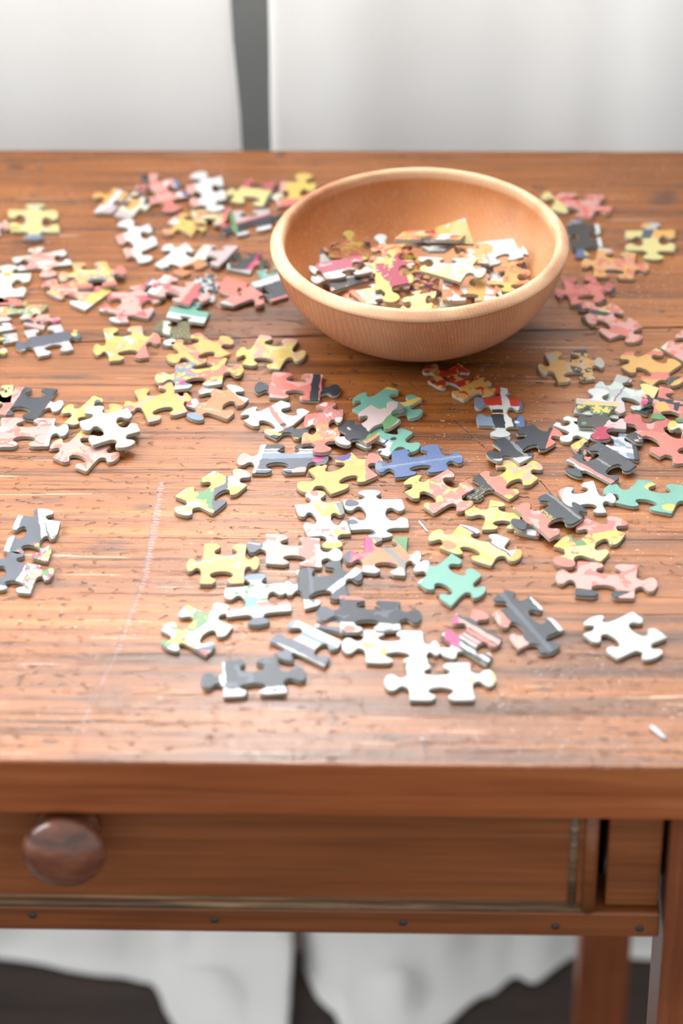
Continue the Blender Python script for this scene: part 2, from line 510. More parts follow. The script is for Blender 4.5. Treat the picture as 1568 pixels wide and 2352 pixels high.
KN = [(r * 1.05, y) for (r, y) in [(0.0, 0.0290), (0.006, 0.0286), (0.0115, 0.0270), (0.0155, 0.0243), (0.0178, 0.0208), (0.0181, 0.0188), (0.0168, 0.0166), (0.0140, 0.0150),
      (0.0122, 0.0138), (0.0116, 0.0122), (0.0126, 0.0104), (0.0132, 0.0090), (0.0126, 0.0076), (0.0134, 0.0058), (0.0140, 0.0042), (0.0134, 0.0022), (0.0138, 0.0), (0.0, -0.001)]]
_k = on_y(158, 1893, FP)
knob = lathe('knob', KN, M_KNOB, drawer, 64, '-Y', (_k.x - TX, FP + 0.0012 - (YN + YF) / 2, _k.z))

# ------------------------------------------------------------------ the bowl
def bowl_material(name, ring, ca, cb):
    m = NT(name)
    pos = m.n('ShaderNodeTexCoord').outputs['Object']
    s = m.n('ShaderNodeSeparateXYZ'); m.link(pos, s.inputs[0])
    # growth rings: nearly vertical layers cut by the curved outside
    dist = m.noise(m.scaled(pos, (14, 14, 14)), 1.0, 2, 0.5)
    ringc = m.math('ADD', m.math('MULTIPLY', s.outputs[0], 3100.0), m.math('MULTIPLY', s.outputs[1], 900.0))
    ringc = m.math('ADD', ringc, m.math('MULTIPLY', dist, 60.0))
    ringc = m.math('ADD', ringc, m.math('MULTIPLY', s.outputs[2], 700.0))
    rings = m.math('ADD', m.math('MULTIPLY', m.math('SINE', ringc), 0.5), 0.5)
    fib = m.noise(m.scaled(pos, (900, 700, 60)), 1.0, 2, 0.6)
    big = m.noise(m.scaled(pos, (11, 16, 16), (2, 5, 1)), 1.0, 3, 0.55)
    c = m.mix(m.step(big, 0.3, 0.7), ca, cb)
    c = m.mix(m.math('MULTIPLY', m.step(rings, 0.40, 0.9), ring), c, lin((122, 68, 40)))
    c = m.mix(m.math('MULTIPLY', m.step(fib, 0.5, 0.75), 0.25), c, lin((212, 168, 124)))
    # rim worn pale
    r = m.math('SQRT', m.math('ADD', m.math('MULTIPLY', s.outputs[0], s.outputs[0]), m.math('MULTIPLY', s.outputs[1], s.outputs[1])))
    wear = m.math('MULTIPLY', m.step(s.outputs[2], 0.0485, 0.0505), m.step(big, 0.30, 0.56))
    c = m.mix(m.math('MULTIPLY', wear, 0.75), c, lin((206, 170, 134)))
    wl = m.noise(m.scaled(pos, (7, 7, 5), (9, 1, 4)), 1.0, 3, 0.6)
    c = m.mix(m.math('MULTIPLY', m.step(wl, 0.5, 0.72), 0.4), c, lin((208, 168, 134)))
    m.bump(m.math('ADD', m.math('MULTIPLY', rings, 0.5), fib), 0.22, 0.0005)
    return m.out(c, m.math('ADD', 0.42, m.math('MULTIPLY', big, 0.14)), 0.36)
M_BOWL = bowl_material('turned_beech_outside', 0.62, lin((146, 84, 48)), lin((176, 114, 74)))
M_BOWL_IN = bowl_material('turned_beech_inside', 0.10, lin((154, 90, 44)), lin((184, 118, 66)))
BH = 0.0545
_bc = on_z(963, 541, TOP + BH)
BR = 0.0798
prof = [(0.0, 0.0012), (0.020, 0.0008), (0.0265, 0.0), (0.029, 0.0006)]
for k in range(1, 15):
    t = k / 15.0
    a = math.radians(8 + 76 * t)
    r = 0.029 + (BR - 0.0014 - 0.029) * (math.sin(a) - math.sin(math.radians(8))) / (math.sin(math.radians(84)) - math.sin(math.radians(8)))
    z = 0.0006 + (BH - 0.006 - 0.0006) * (math.cos(math.radians(8)) - math.cos(a)) / (math.cos(math.radians(8)) - math.cos(math.radians(84)))
    prof.append((r, z))
prof += [(BR - 0.0011, BH - 0.0062), (BR - 0.0010, BH - 0.0054), (BR - 0.0001, BH - 0.0048), (BR, BH - 0.0040), (BR - 0.0006, BH - 0.0029), (BR - 0.0030, BH - 0.0008), (BR - 0.0044, BH), (BR - 0.0060, BH - 0.0003), (BR - 0.0070, BH - 0.0015), (BR - 0.0076, BH - 0.0034)]
RI = BR - 0.0076
for k in range(1, 17):
    a = math.radians(90 - 90 * k / 17.0)
    prof.append((RI * math.sin(a) ** 0.8, (BH - 0.0034) - (BH - 0.0034 - 0.0085) * math.cos(a) ** 1.15))
prof.append((0.0, 0.0085))
bowl = lathe('wooden_bowl', prof, M_BOWL, None, 160, 'Z', (_bc.x, _bc.y, TOP), (1.0, 1.03, 1.0))
bowl.data.materials.append(M_BOWL_IN)
for p_ in bowl.data.polygons:
    if p_.center.z > 0.006 and (p_.normal.x * p_.center.x + p_.normal.y * p_.center.y < 0 or p_.normal.z > 0.5) and p_.center.z < BH - 0.003: p_.material_index = 1
tag(bowl, 'round turned wooden bowl holding a heap of jigsaw pieces', 'bowl')

# ------------------------------------------------------------------ jigsaw pieces
PAL = dict(W=(236, 235, 233), C=(238, 234, 214), Y=(240, 206, 106), P=(236, 222, 150), O=(242, 184, 102), A=(236, 142, 92),
           S=(232, 132, 118), K=(236, 176, 166), R=(208, 104, 106), E=(222, 62, 44), D=(50, 56, 66), G=(140, 141, 142), L=(206, 206, 206),
           V=(216, 194, 194), T=(126, 186, 168), B=(92, 116, 168), M=(220, 232, 220), N=(104, 156, 104), X=(216, 64, 128), Q=(184, 34, 74),
           H=(72, 66, 64), Z=(206, 190, 96), U=(138, 154, 176), I=(86, 66, 150), J=(90, 95, 110))
PAL = {k: tuple(0.43 * q for q in lin(v)) for k, v in PAL.items()}

_card = NT('grey_cardboard')
_cp = _card.n('ShaderNodeNewGeometry').outputs['Position']
M_CARD = _card.out(_card.mix(_card.noise(_card.scaled(_cp, (900, 900, 2500)), 1.0, 2), lin((128, 126, 114)), lin((170, 168, 156))), 0.85, 0.15)

def print_material(base, layers, seed):
    m = NT('printed_paper')
    uv = m.n('ShaderNodeUVMap').outputs[0]
    off = m.scaled(uv, (1, 1, 1), (seed * 3.17, seed * 1.71, 0))
    wob = m.vmath('ADD', uv, m.vmath('MULTIPLY', m.vmath('SUBTRACT', m.noise(off, 5.0, 3, 0.6, 0, True), (0.5, 0.5, 0.5)), (0.12, 0.12, 0)))
    s = m.n('ShaderNodeSeparateXYZ'); m.link(wob, s.inputs[0])
    u, v = s.outputs[0], s.outputs[1]
    # printing ink is never quite even
    c = m.mix(m.noise(off, 3.0, 3), tuple(x * 0.93 for x in PAL[base]), tuple(min(1, x * 1.05) for x in PAL[base]))
    def band(a, b, lo, hi):
        q = m.math('ADD', m.math('MULTIPLY', u, a), m.math('MULTIPLY', v, b))
        return m.math('MULTIPLY', m.math('GREATER_THAN', q, lo), m.math('LESS_THAN', q, hi))
    for i, l in enumerate(layers):
        k, col = l[0], PAL[l[1]]
        if k == 'n':
            f = m.step(m.noise(m.scaled(off, (1, 1, 1), (i * 5.3, i * 2.9, 0)), l[2], 2, 0.55, 0.5), l[3], l[3] + 0.025)
        elif k == 'u': f = band(1, 0, l[2], l[3])
        elif k == 'v': f = band(0, 1, l[2], l[3])
        elif k == 'd': f = band(l[2], l[3], l[4], l[5])
        elif k == 'c':
            du, dv = m.math('SUBTRACT', u, l[2]), m.math('SUBTRACT', v, l[3])
            f = m.math('LESS_THAN', m.math('ADD', m.math('MULTIPLY', du, du), m.math('MULTIPLY', dv, dv)), l[4] ** 2)
        elif k == 's':
            f = m.step(m.noise(m.scaled(off, (1, 1, 1), (i * 3.3, 0, 0)), 26.0, 2, 0.6), l[2], l[2] + 0.04)
            if len(l) > 3: f = m.math('MULTIPLY', f, band(*l[3:7]))
        elif k == 'm':      # coloured patches kept inside a band
            f = m.step(m.noise(m.scaled(off, (1, 1, 1), (i * 5.3, i * 2.9, 0)), l[2], 2, 0.55, 0.5), l[3], l[3] + 0.025)
            f = m.math('MULTIPLY', f, band(*l[4:8]))
        c = m.mix(f, c, col)
    m.bsdf.inputs['Coat Weight'].default_value = 0.0
    m.bsdf.inputs['Coat Roughness'].default_value = 0.3
    return m.out(c, 0.42, 0.32)

def catmull(pts, n):
    out = []
    for i in range(len(pts) - 1):
        p0 = pts[max(i - 1, 0)]; p1 = pts[i]; p2 = pts[i + 1]; p3 = pts[min(i + 2, len(pts) - 1)]
        for k in range(n):
            t = k / n
            out.append(tuple(0.5 * ((2 * p1[a]) + (-p0[a] + p2[a]) * t + (2 * p0[a] - 5 * p1[a] + 4 * p2[a] - p3[a]) * t * t + (-p0[a] + 3 * p1[a] - 3 * p2[a] + p3[a]) * t ** 3) for a in (0, 1)))
    out.append(pts[-1])
    return out

def crosses(pts, gap=2):
    n = len(pts)
    def side(a, b, c): return (b.x - a.x) * (c.y - a.y) - (b.y - a.y) * (c.x - a.x)
    for i in range(n):
        a, b = pts[i], pts[(i + 1) % n]
        for j in range(i + gap, n):
            if i + n - j < gap: continue
            c, d = pts[j], pts[(j + 1) % n]
            if max(a.x, b.x) < min(c.x, d.x) or max(c.x, d.x) < min(a.x, b.x) or max(a.y, b.y) < min(c.y, d.y) or max(c.y, d.y) < min(a.y, b.y): continue
            if side(a, b, c) * side(a, b, d) < 0 and side(c, d, a) * side(c, d, b) < 0: return True
    return False

def side_curve(P, Q, kind, size, tip, rnd, shrink=1.0, area=1.0):
    d = Q - P
    L = d.length
    d = d / L
    n = Vector((-d.y, d.x))
    bow = rnd.uniform(-0.02, 0.02) * L
    if kind == 'F':
        loc = [(0, 0), (L * 0.5, bow), (L, 0)]
        pts = catmull(loc, 4)
    else:
        sg = 1 if kind == 'T' else -1
        h = (0.345 if sg > 0 else 0.365) * size * rnd.uniform(0.95, 1.05)
        if sg < 0: h = min(h, 0.345 * area / L)
        t0 = 0.5 + rnd.uniform(-0.03, 0.03)
        if tip is not None:
            w = tip - P
            h = min(max(w.dot(n) * sg, 0.17 * size), 0.55 * size)
            t0 = min(max(w.dot(d) / L, 0.27), 0.73)
        wn, wh = 0.108 * size * rnd.uniform(0.93, 1.07), 0.222 * size * rnd.uniform(0.95, 1.05)
        wh = min(wh, 0.27 * L) * shrink; wn = min(wn, 0.15 * L) * shrink
        h *= shrink
        c = t0 * L
        sk = rnd.uniform(-0.02, 0.02) * size
        hb = h / abs(h)
        loc = [(0, 0), (c * 0.5, -0.012 * size * sg), (c - wn * 1.55, 0.0), (c - wn * 1.02, h * 0.15 * sg), (c - wn * 1.0 + sk * .3, h * 0.34 * sg), (c - wh * .93 + sk, h * 0.60 * sg), (c - wh * 0.80 + sk, h * 0.86 * sg),
               (c + sk, h * 1.0 * sg), (c + wh * 0.80 + sk, h * 0.86 * sg), (c + wh * .93 + sk, h * 0.60 * sg), (c + wn * 1.0 + sk * .3, h * 0.34 * sg), (c + wn * 1.02, h * 0.15 * sg), (c + wn * 1.55, 0.0), ((c + L) * 0.5, -0.012 * size * sg), (L, 0)]
        pts = catmull(loc, 3)
    return [P + d * a + n * b for (a, b) in pts[:-1]]

def round_corners(pts, idx, r):
    n = len(pts)
    out = []
    for i, p in enumerate(pts):
        if i in idx:
            a, b = pts[i - 1], pts[(i + 1) % n]
            da, db = (a - p), (b - p)
            ra, rb = min(r, da.length * 0.45), min(r, db.length * 0.45)
            A, B = p + da.normalized() * ra, p + db.normalized() * rb
            out += [A, A * 0.25 + p * 0.5 + B * 0.25, B]
        else: out.append(p)
    return out

def thin_out(pts, d):
    out = [pts[0]]
    for p in pts[1:]:
        if (p - out[-1]).length >= d: out.append(p)
    while len(out) > 3 and (out[-1] - out[0]).length < d: out.pop()
    return out

PIECES = []
def place_piece(label, base, px, types, z=0.0, layers=(), tips=None, group='loose jigsaw pieces on the table', zabs=None):
    """px: four corners of the printed face, clockwise as seen; types: T tab, B blank, F straight for each side"""
    idx = len(PIECES)
    rnd = random.Random(idx * 13 + 5)
    zs = z if isinstance(z, (list, tuple)) else [z] * 4
    if zabs is not None:
        hs = list(zabs) if isinstance(zabs, (list, tuple)) else [zabs] * 4
    else:
        hs = [TOP + 0.00006 + q * THICK * 1.03 for q in zs]
    P = [on_z(px[2 * k], px[2 * k + 1], hs[k] + THICK) for k in range(4)]
    cen = (P[0] + P[1] + P[2] + P[3]) / 4
    nrm = (P[2] - P[0]).cross(P[3] - P[1])
    if nrm.z < 0: nrm = -nrm
    nrm.normalize()
    ex = (P[1] - P[0]) + (P[2] - P[3])
    ex = (ex - nrm * ex.dot(nrm)).normalized()
    ey = nrm.cross(ex)
    def to2(p): return Vector(((p - cen).dot(ex), (p - cen).dot(ey)))
    C2 = [to2(p) for p in P]
    area = 0.5 * abs(sum(C2[k].x * C2[(k + 1) % 4].y - C2[(k + 1) % 4].x * C2[k].y for k in range(4)))
    size = math.sqrt(max(area, 1e-8))
    hm = sum(hs) / 4 + THICK
    def inset_of(outline, d):
        n, res = len(outline), []
        for i in range(n):
            a, p, b = outline[i - 1], outline[i], outline[(i + 1) % n]
            e1, e2 = (p - a), (b - p)
            nn = Vector((e1.y, -e1.x)).normalized() + Vector((e2.y, -e2.x)).normalized()
            if nn.length < 1e-6: nn = Vector((e1.y, -e1.x))
            res.append(p - nn.normalized() * d)
        return res
    for attempt in range(8):
        shrink = 1.0 - 0.09 * attempt
        rnd = random.Random(idx * 13 + 5)
        outline, corner_idx = [], set()
        for k in range(4):
            tip = None
            if tips and k in tips:
                tip = to2(on_z(tips[k][0], tips[k][1], (hs[k] + hs[(k + 1) % 4]) / 2 + THICK))
            corner_idx.add(len(outline))
            outline += side_curve(C2[k], C2[(k + 1) % 4], types[k], size, tip, rnd, shrink, area)
        outline = round_corners(outline, corner_idx, 0.0009)
        outline = thin_out(outline[::-1], 0.00042)   # counter-clockwise
        if not crosses(outline): break
    n = len(outline)
    def inset(d):
        ring = inset_of(outline, d)
        for _ in range(6):
            if d < 0.0001 or not crosses(ring): break
            ring = [(ring[i - 1] + ring[i] * 2 + ring[(i + 1) % n]) / 4 for i in range(n)]
        return ring
    # affine fit of the corners to the unit square for the print
    su = [(0, 0), (1, 0), (1, 1), (0, 1)]
    ax_ = ((C2[1] - C2[0]) + (C2[2] - C2[3])) / 2
    ay_ = ((C2[3] - C2[0]) + (C2[2] - C2[1])) / 2
    det = ax_.x * ay_.y - ax_.y * ay_.x
    def uvof(p):
        return ((p.x * ay_.y - p.y * ay_.x) / det + 0.5, (ax_.x * p.y - ax_.y * p.x) / det + 0.5)
    # cardboard body
    bm = bmesh.new()
    o0, o1 = inset(0.00015), outline
    rings = [[bm.verts.new((p.x, p.y, zz)) for p in ring_] for (ring_, zz) in ((o0, 0.0), (o1, 0.0003), (o1, THICK - 0.00042), (inset(0.0001), THICK - 0.0004))]
    for a, b in zip(rings[:-1], rings[1:]):
        for i in range(n): bm.faces.new((a[i], a[(i + 1) % n], b[(i + 1) % n], b[i]))
    bm.faces.new(rings[0][::-1]); bm.faces.new(rings[-1])
    body = obj('puzzle_piece', mesh_from_bm(bm, 'puzzle_piece'), M_CARD)
    # printed face, rolled over the cut edge
    bm = bmesh.new()
    uvl = bm.loops.layers.uv.new('UVMap')
    rings = [[bm.verts.new((p.x, p.y, zz)) for p in ring_] for (ring_, zz) in ((inset(-0.00003), THICK - 0.00045), (inset(0.00004), THICK - 0.0002), (inset(0.00014), THICK - 0.00006), (inset(0.00032), THICK))]
    for a, b in zip(rings[:-1], rings[1:]):
        for i in range(n):
            f = bm.faces.new((a[i], a[(i + 1) % n], b[(i + 1) % n], b[i]))
            f.smooth = True
    bm.faces.new(rings[-1])
    for f in bm.faces:
        for lp in f.loops: lp[uvl].uv = uvof(Vector(lp.vert.co.xy))
    face = obj('printed_face', mesh_from_bm(bm, 'printed_face'), print_material(base, layers, idx), body)
    org = cen - nrm * THICK
    body.matrix_world = Matrix(((ex.x, ey.x, nrm.x, org.x), (ex.y, ey.y, nrm.y, org.y), (ex.z, ey.z, nrm.z, org.z), (0, 0, 0, 1)))
    tag(body, label, 'puzzle piece', group)
    PIECES.append(body)
    return body
PC = place_piece

# ---- far left of the table
PC('pale yellow jigsaw piece lying alone at far left', 'P', [19, 481, 130, 482, 136, 533, 24, 532], 'TBTB', 0, [('n', 'L', 5, .6), ('c', 'Z', .1, .85, .12), ('v', 'U', 1.12, 1.6)], {0: (81, 467), 2: (75, 549)})
PC('pink and cream jigsaw piece cut off by left picture edge beside pale yellow one', 'K', [-100, 488, -8, 492, 3, 541, -105, 540], 'BTBT', 0, [('n', 'C', 5, .5)], {1: (21, 516)})
PC('orange and white jigsaw piece at left end of the farthest row', 'O', [262, 429, 296, 444, 256, 489, 215, 487], 'FBFT', 0, [('u', 'W', .30, .65), ('v', 'W', .75, 1.3), ('d', 'V', 1, 1, 1.3, 2)], {3: (214, 446)})
PC('cream jigsaw piece with an orange patch between orange-white and pink-black ones', 'C', [307, 439, 340, 455, 300, 503, 261, 494], 'BTFB', 0, [('c', 'O', .45, .40, .3), ('v', 'V', .8, 1.4)], {1: (342, 476)})
PC('pink, black and white jigsaw piece with blue tips in the farthest row', 'K', [311, 426, 404, 410, 433, 451, 341, 470], 'TBTB', 0.15, [('u', 'W', .66, 1.2), ('u', 'B', .90, 1.4), ('d', 'D', 1, .3, .08, .34), ('n', 'S', 4, .58), ('v', 'S', .95, 1.5)], {0: (341, 398), 2: (400, 484)})
PC('upright white jigsaw piece in the farthest row', 'W', [426, 427, 508, 403, 519, 457, 442, 476], 'TBTB', [0.2, 0.2, 1, 1], [('u', 'K', -.1, .22), ('d', 'S', 1, -1, -1, -.86)], {0: (449, 393), 2: (500, 487)})
PC('yellow jigsaw piece with two rose corners left of the bowl rim', 'P', [564, 411, 636, 420, 612, 474, 528, 462], 'BTBT', 0, [('v', 'R', -.3, .34), ('u', 'C', 1.05, 1.5), ('u', 'D', .93, 1.04)], {1: (648, 452), 3: (520, 440)})
PC('yellow jigsaw piece with pink underside corner touching bowl rim', 'Y', [646, 416, 728, 421, 706, 468, 635, 475], 'TBFB', 0, [('v', 'S', .72, 1.4), ('u', 'K', -.2, .12)], {0: (699, 397)})
PC('yellow jigsaw piece with a red corner below the upright white one', 'Y', [413, 488, 470, 498, 440, 542, 385, 510], 'BTTF', 0, [('d', 'S', 1, -.2, -.3, .10), ('n', 'O', 4, .5), ('c', 'W', .1, .7, .2)], {1: (474, 524), 2: (374, 536)})
PC('orange, yellow and white jigsaw piece resting on the red-cornered yellow one', 'P', [437, 484, 530, 476, 515, 517, 450, 512], 'BFBF', [1.1, 0.4, 0.4, 1.1], [('n', 'A', 4, .52), ('n', 'W', 5, .58), ('u', 'S', .85, 1.3)])
PC('lavender jigsaw piece with dark lower half left of the bowl', 'V', [521, 485, 619, 480, 624, 523, 545, 541], 'BTBT', 0, [('d', 'R', .25, 1, .52, .60), ('d', 'D', .25, 1, .60, 1.02), ('u', 'N', -.05, .10), ('d', 'W', .25, 1, 1.0, 2)], {3: (507, 527)})
PC('white jigsaw piece lying aslant left of the orange-cornered white one', 'W', [265, 541, 342, 513, 363, 561, 293, 592], 'TBTB', 0, [('d', 'K', 1, .0, -.2, .2)], {0: (279, 506), 2: (341, 600)})
PC('white jigsaw piece with orange corner and teal tip', 'C', [425, 556, 478, 607, 420, 634, 354, 607], 'BBBT', 0, [('d', 'W', 1, 0, -1, .5), ('d', 'A', 1, .25, .78, 1.3), ('d', 'T', 1, -.6, .92, 2), ('c', 'D', .45, 1.0, .12), ('d', 'W', .3, 1, 1.18, 2)], {3: (369, 563)})
PC('lavender jigsaw piece with white left end beside charcoal one', 'V', [467, 562, 548, 564, 501, 611, 446, 589], 'BFBF', [0.2, 0.9, 0.9, 0.2], [('d', 'C', 1, -.3, -.8, .16)])
PC('charcoal jigsaw piece with a pink-tipped corner beside bowl', 'H', [520, 583, 600, 580, 575, 628, 522, 617], 'BTFB', 0, [('d', 'X', 1, .3, 1.0, 1.12), ('d', 'S', 1, .3, 1.12, 1.25), ('v', 'L', .92, 1.4), ('d', 'L', 1, -.3, -.9, -.08)], {1: (617, 606)})
PC('teal jigsaw piece half hidden under the bowl and the black one', 'T', [590, 622, 646, 610, 668, 655, 606, 662], 'BFFF', 0, [('n', 'L', 4, .55)])
PC('black jigsaw piece with white bar and pink edge against bowl', 'D', [575, 649, 640, 630, 663, 681, 624, 693], 'FFFB', [1.1, 1.1, 0, 0], [('v', 'W', -.3, .25), ('v', 'S', .90, 1.0), ('v', 'L', 1.0, 1.3)])
PC('salmon red jigsaw piece pointing at the black one beside bowl', 'S', [575, 657, 607, 675, 536, 703, 503, 695], 'FTFB', [1.05, 1.05, .3, .6], [('v', 'L', .90, 1.4)], {1: (602, 698)})
PC('salmon jigsaw piece with yellow top edge right of the small grey-black one', 'S', [518, 634, 566, 648, 560, 690, 500, 668], 'FBFT', 0, [('d', 'Y', .4, 1, -.5, .06), ('v', 'W', 1.0, 1.5)])
PC('pink jigsaw piece with white left column and blue tab', 'K', [377, 630, 465, 655, 435, 701, 337, 670], 'BTBT', [1.05, 1.05, 1.05, 1.05], [('u', 'W', -.1, .20), ('u', 'B', -.8, -.12), ('n', 'R', 3, .56), ('u', 'R', .80, 1.1)], {3: (338, 646)})
PC('rose jigsaw piece with a white lower left corner', 'R', [255, 670, 380, 672, 342, 731, 227, 713], 'TBTB', 0, [('n', 'K', 3, .46), ('d', 'W', 1, -1, -1.4, -.82), ('u', 'G', .97, 1.4)], {0: (321, 655), 2: (270, 740)})
PC('small grey, black and white jigsaw piece above the teal one', 'L', [452, 634, 502, 650, 490, 694, 428, 678], 'TBTB', 0, [('n', 'D', 4, .50), ('v', 'W', .7, 1.3)])
PC('teal and white jigsaw piece with one round tab pointing away', 'W', [392, 704, 482, 716, 469, 743, 382, 726], 'TFBF', [0, 0, 0.5, 1.05], [('v', 'T', -2, .55)], {0: (455, 688)})
PC('charcoal and white jigsaw piece sprinkled with gold under the teal one', 'H', [363, 737, 435, 738, 440, 782, 352, 760], 'BFTF', 0, [('u', 'W', .22, .42), ('s', 'Z', .54), ('d', 'W', -.5, 1, .95, 2)], {2: (384, 793)})
PC('pink and white jigsaw piece with white tips, above the yellow-orange pile at left', 'K', [28, 592, 147, 573, 166, 607, 43, 621], 'TBTB', 0, [('n', 'S', 4, .55), ('u', 'W', -.3, .12), ('u', 'W', .78, 1.3), ('n', 'C', 3, .54)], {0: (80, 567), 2: (112, 636)})
PC('cream white jigsaw piece with orange dots cut by left picture edge', 'C', [-38, 629, 72, 627, 54, 680, -45, 686], 'TBTB', 0, [('c', 'O', .5, .05, .10), ('c', 'O', .36, .45, .08), ('c', 'O', .36, .72, .07)], {0: (19, 608), 2: (-2, 697)})
PC('orange, yellow and pink jigsaw piece lying on the straight-edged salmon one', 'P', [166, 606, 245, 598, 270, 655, 178, 660], 'BTBT', [0.2, 1.1, 1.1, 1.1], [('n', 'O', 4, .48), ('n', 'K', 4, .56), ('u', 'S', 1.05, 2), ('d', 'S', 0, 1, .85, 1.2), ('m', 'U', 6, .5, 0, 1, .5, .8)], {1: (289, 620), 3: (134, 634)})
PC('salmon and yellow jigsaw piece with a straight right edge', 'K', [170, 640, 258, 667, 196, 712, 105, 670], 'BFBT', 0, [('n', 'S', 3, .48), ('n', 'Y', 4, .55), ('u', 'Y', .78, 1.2), ('d', 'W', .3, 1, 1.05, 2), ('n', 'C', 7, .62)], {3: (105, 645)})
PC('flower patterned jigsaw piece in green, yellow and red at left edge', 'N', [-26, 700, 112, 700, 82, 730, -5, 738], 'BFBF', 0, [('n', 'O', 6, .50), ('n', 'M', 7, .55), ('n', 'S', 6, .58), ('v', 'V', .8, 1.3)])
PC('red jigsaw piece partly under the cream one at left edge', 'S', [-20, 680, 44, 686, 58, 700, -10, 706], 'FTFF', 0, [('n', 'D', 4, .6), ('u', 'Z', 1, 2)], {1: (60, 696)})
PC('pink jigsaw piece with dark and white corner left of rose one', 'S', [72, 720, 116, 722, 100, 757, 52, 745], 'FTFF', 0, [('v', 'D', .5, .76), ('v', 'K', .76, 1.3), ('u', 'X', 1.1, 2), ('n', 'K', 3, .5)], {1: (138, 735)})
PC('white jigsaw piece with green and pink specks at left picture edge', 'W', [-30, 745, 24, 741, 38, 755, -25, 766], 'BFFB', 0, [('n', 'M', 6, .5), ('u', 'S', .9, 1.5)])
PC('olive, grey and pink jigsaw piece at left picture edge above plank seam', 'Z', [-45, 771, 38, 764, 42, 782, -40, 796], 'BFBF', 0, [('u', 'G', .62, .78), ('u', 'K', .78, 1.2), ('n', 'L', 4, .5)])
PC('grey jigsaw piece with one tab entering the picture at left', 'L', [-85, 788, -10, 790, -8, 820, -85, 822], 'BTBT', 0, [('n', 'Z', 4, .5)], {1: (17, 806)})
PC('dark grey jigsaw piece with pinkish ears and two tabs', 'J', [54, 760, 140, 744, 170, 802, 87, 819], 'BTBT', 0, [('v', 'V', -.3, .28), ('v', 'V', .66, .8), ('v', 'L', .8, .86), ('v', 'V', .86, 1.4), ('c', 'Y', 1.28, .30, .09), ('c', 'Y', 1.2, .48, .07)], {1: (185, 766), 3: (37, 797)})
PC('yellow and orange jigsaw piece lying by itself right of the dark grey one', 'O', [237, 754, 325, 748, 343, 820, 250, 829], 'BTBT', 0, [('n', 'Y', 3, .50), ('n', 'K', 4, .60), ('n', 'C', 4, .60), ('d', 'S', 1, 1, 1.55, 2)], {1: (369, 776), 3: (214, 803)})
PC('orange jigsaw piece with a pink left corner leaning on multicoloured one', 'O', [458, 763, 530, 812, 449, 840, 388, 787], 'TBTB', 0, [('n', 'Y', 3, .53), ('d', 'S', .6, 1, -.3, .30), ('v', 'S', .55, .85), ('n', 'O', 3, .5)], {0: (531, 777), 2: (385, 826)})
PC('bright yellow jigsaw piece just left below the bowl', 'Y', [596, 768, 686, 781, 642, 848, 555, 836], 'BTBT', 0, [('n', 'P', 3, .5), ('n', 'K', 3, .58), ('d', 'K', 0, 1, -.3, .12), ('s', 'D', .72)], {1: (700, 819), 3: (545, 806)})
PC('pink, yellow and blue-grey jigsaw piece overlapping a yellow one', 'S', [402, 837, 522, 820, 510, 882, 399, 893], 'BTBT', [0, 0, .6, 1.1], [('n', 'Y', 3, .50), ('m', 'U', 5, .46, 1, 0, -.1, .45), ('u', 'P', -.8, .0), ('n', 'S', 4, .6), ('c', 'X', .18, .78, .08), ('v', 'M', .9, 1.3)], {1: (560, 849), 3: (356, 866)})
PC('yellow jigsaw piece with fine black ink lines and a pink tab', 'Y', [308, 897, 394, 876, 432, 945, 340, 970], 'BTBT', 0, [('n', 'O', 2.5, .45), ('n', 'K', 4, .63), ('c', 'S', -.28, .5, .12), ('d', 'K', .5, 1, .40, .50), ('s', 'D', .66, .5, 1, .36, .52), ('v', 'K', .93, 1.2)], {1: (439, 912), 3: (286, 935)})
PC('orange and white jigsaw piece with a grey tab and pink corner', 'A', [470, 883, 572, 915, 522, 963, 425, 930], 'TBTB', 0, [('d', 'W', 1, .0, -.3, .22), ('n', 'K', 4, .6), ('u', 'K', -.4, .06), ('d', 'U', -.3, 1, 1.06, 2), ('d', 'W', -.6, 1, -2, -.42), ('c', 'X', .02, .9, .1)], {0: (545, 886), 2: (440, 962)})
PC('salmon jigsaw piece with two dark tabs below the bowl', 'S', [626, 854, 742, 860, 734, 920, 617, 912], 'BTBT', 0, [('n', 'K', 2.5, .54), ('u', 'D', .80, .96), ('u', 'D', 1.0, 2), ('u', 'D', -2, -.03)], {1: (781, 896), 3: (584, 889)})
PC('mint white jigsaw piece with a pinkish dark-spotted lower corner', 'M', [645, 919, 712, 945, 635, 1008, 558, 965], 'BTBT', 0, [('n', 'W', 2.5, .5), ('v', 'V', .76, 1.3), ('d', 'S', -.4, 1, .25, .36), ('d', 'D', 1, .25, 1.12, 2), ('c', 'D', .8, .62, .07), ('d', 'Y', .2, 1, 1.05, 1.13)], {1: (704, 1000), 3: (566, 940)})
PC('pink speckled jigsaw piece with yellow patches touching the slate one', 'K', [701, 952, 789, 938, 777, 1013, 692, 1019], 'TBTB', [0, 0, .6, 1.05], [('s', 'R', .50), ('d', 'S', 1, 1, -1, .45), ('n', 'W', 3, .55), ('m', 'O', 3.5, .48, 0, 1, .45, .95), ('v', 'S', .93, 2), ('s', 'S', .58)], {0: (746, 921), 2: (742, 1041)})
PC('teal jigsaw piece with two yellow corners under the charcoal-mauve one', 'T', [890, 887, 970, 915, 880, 975, 808, 939], 'BTBT', 0, [('d', 'Y', 1, 2, -1, .34), ('d', 'Y', 2, 1.0, 1.75, 2.18)], {1: (962, 955), 3: (820, 907)})
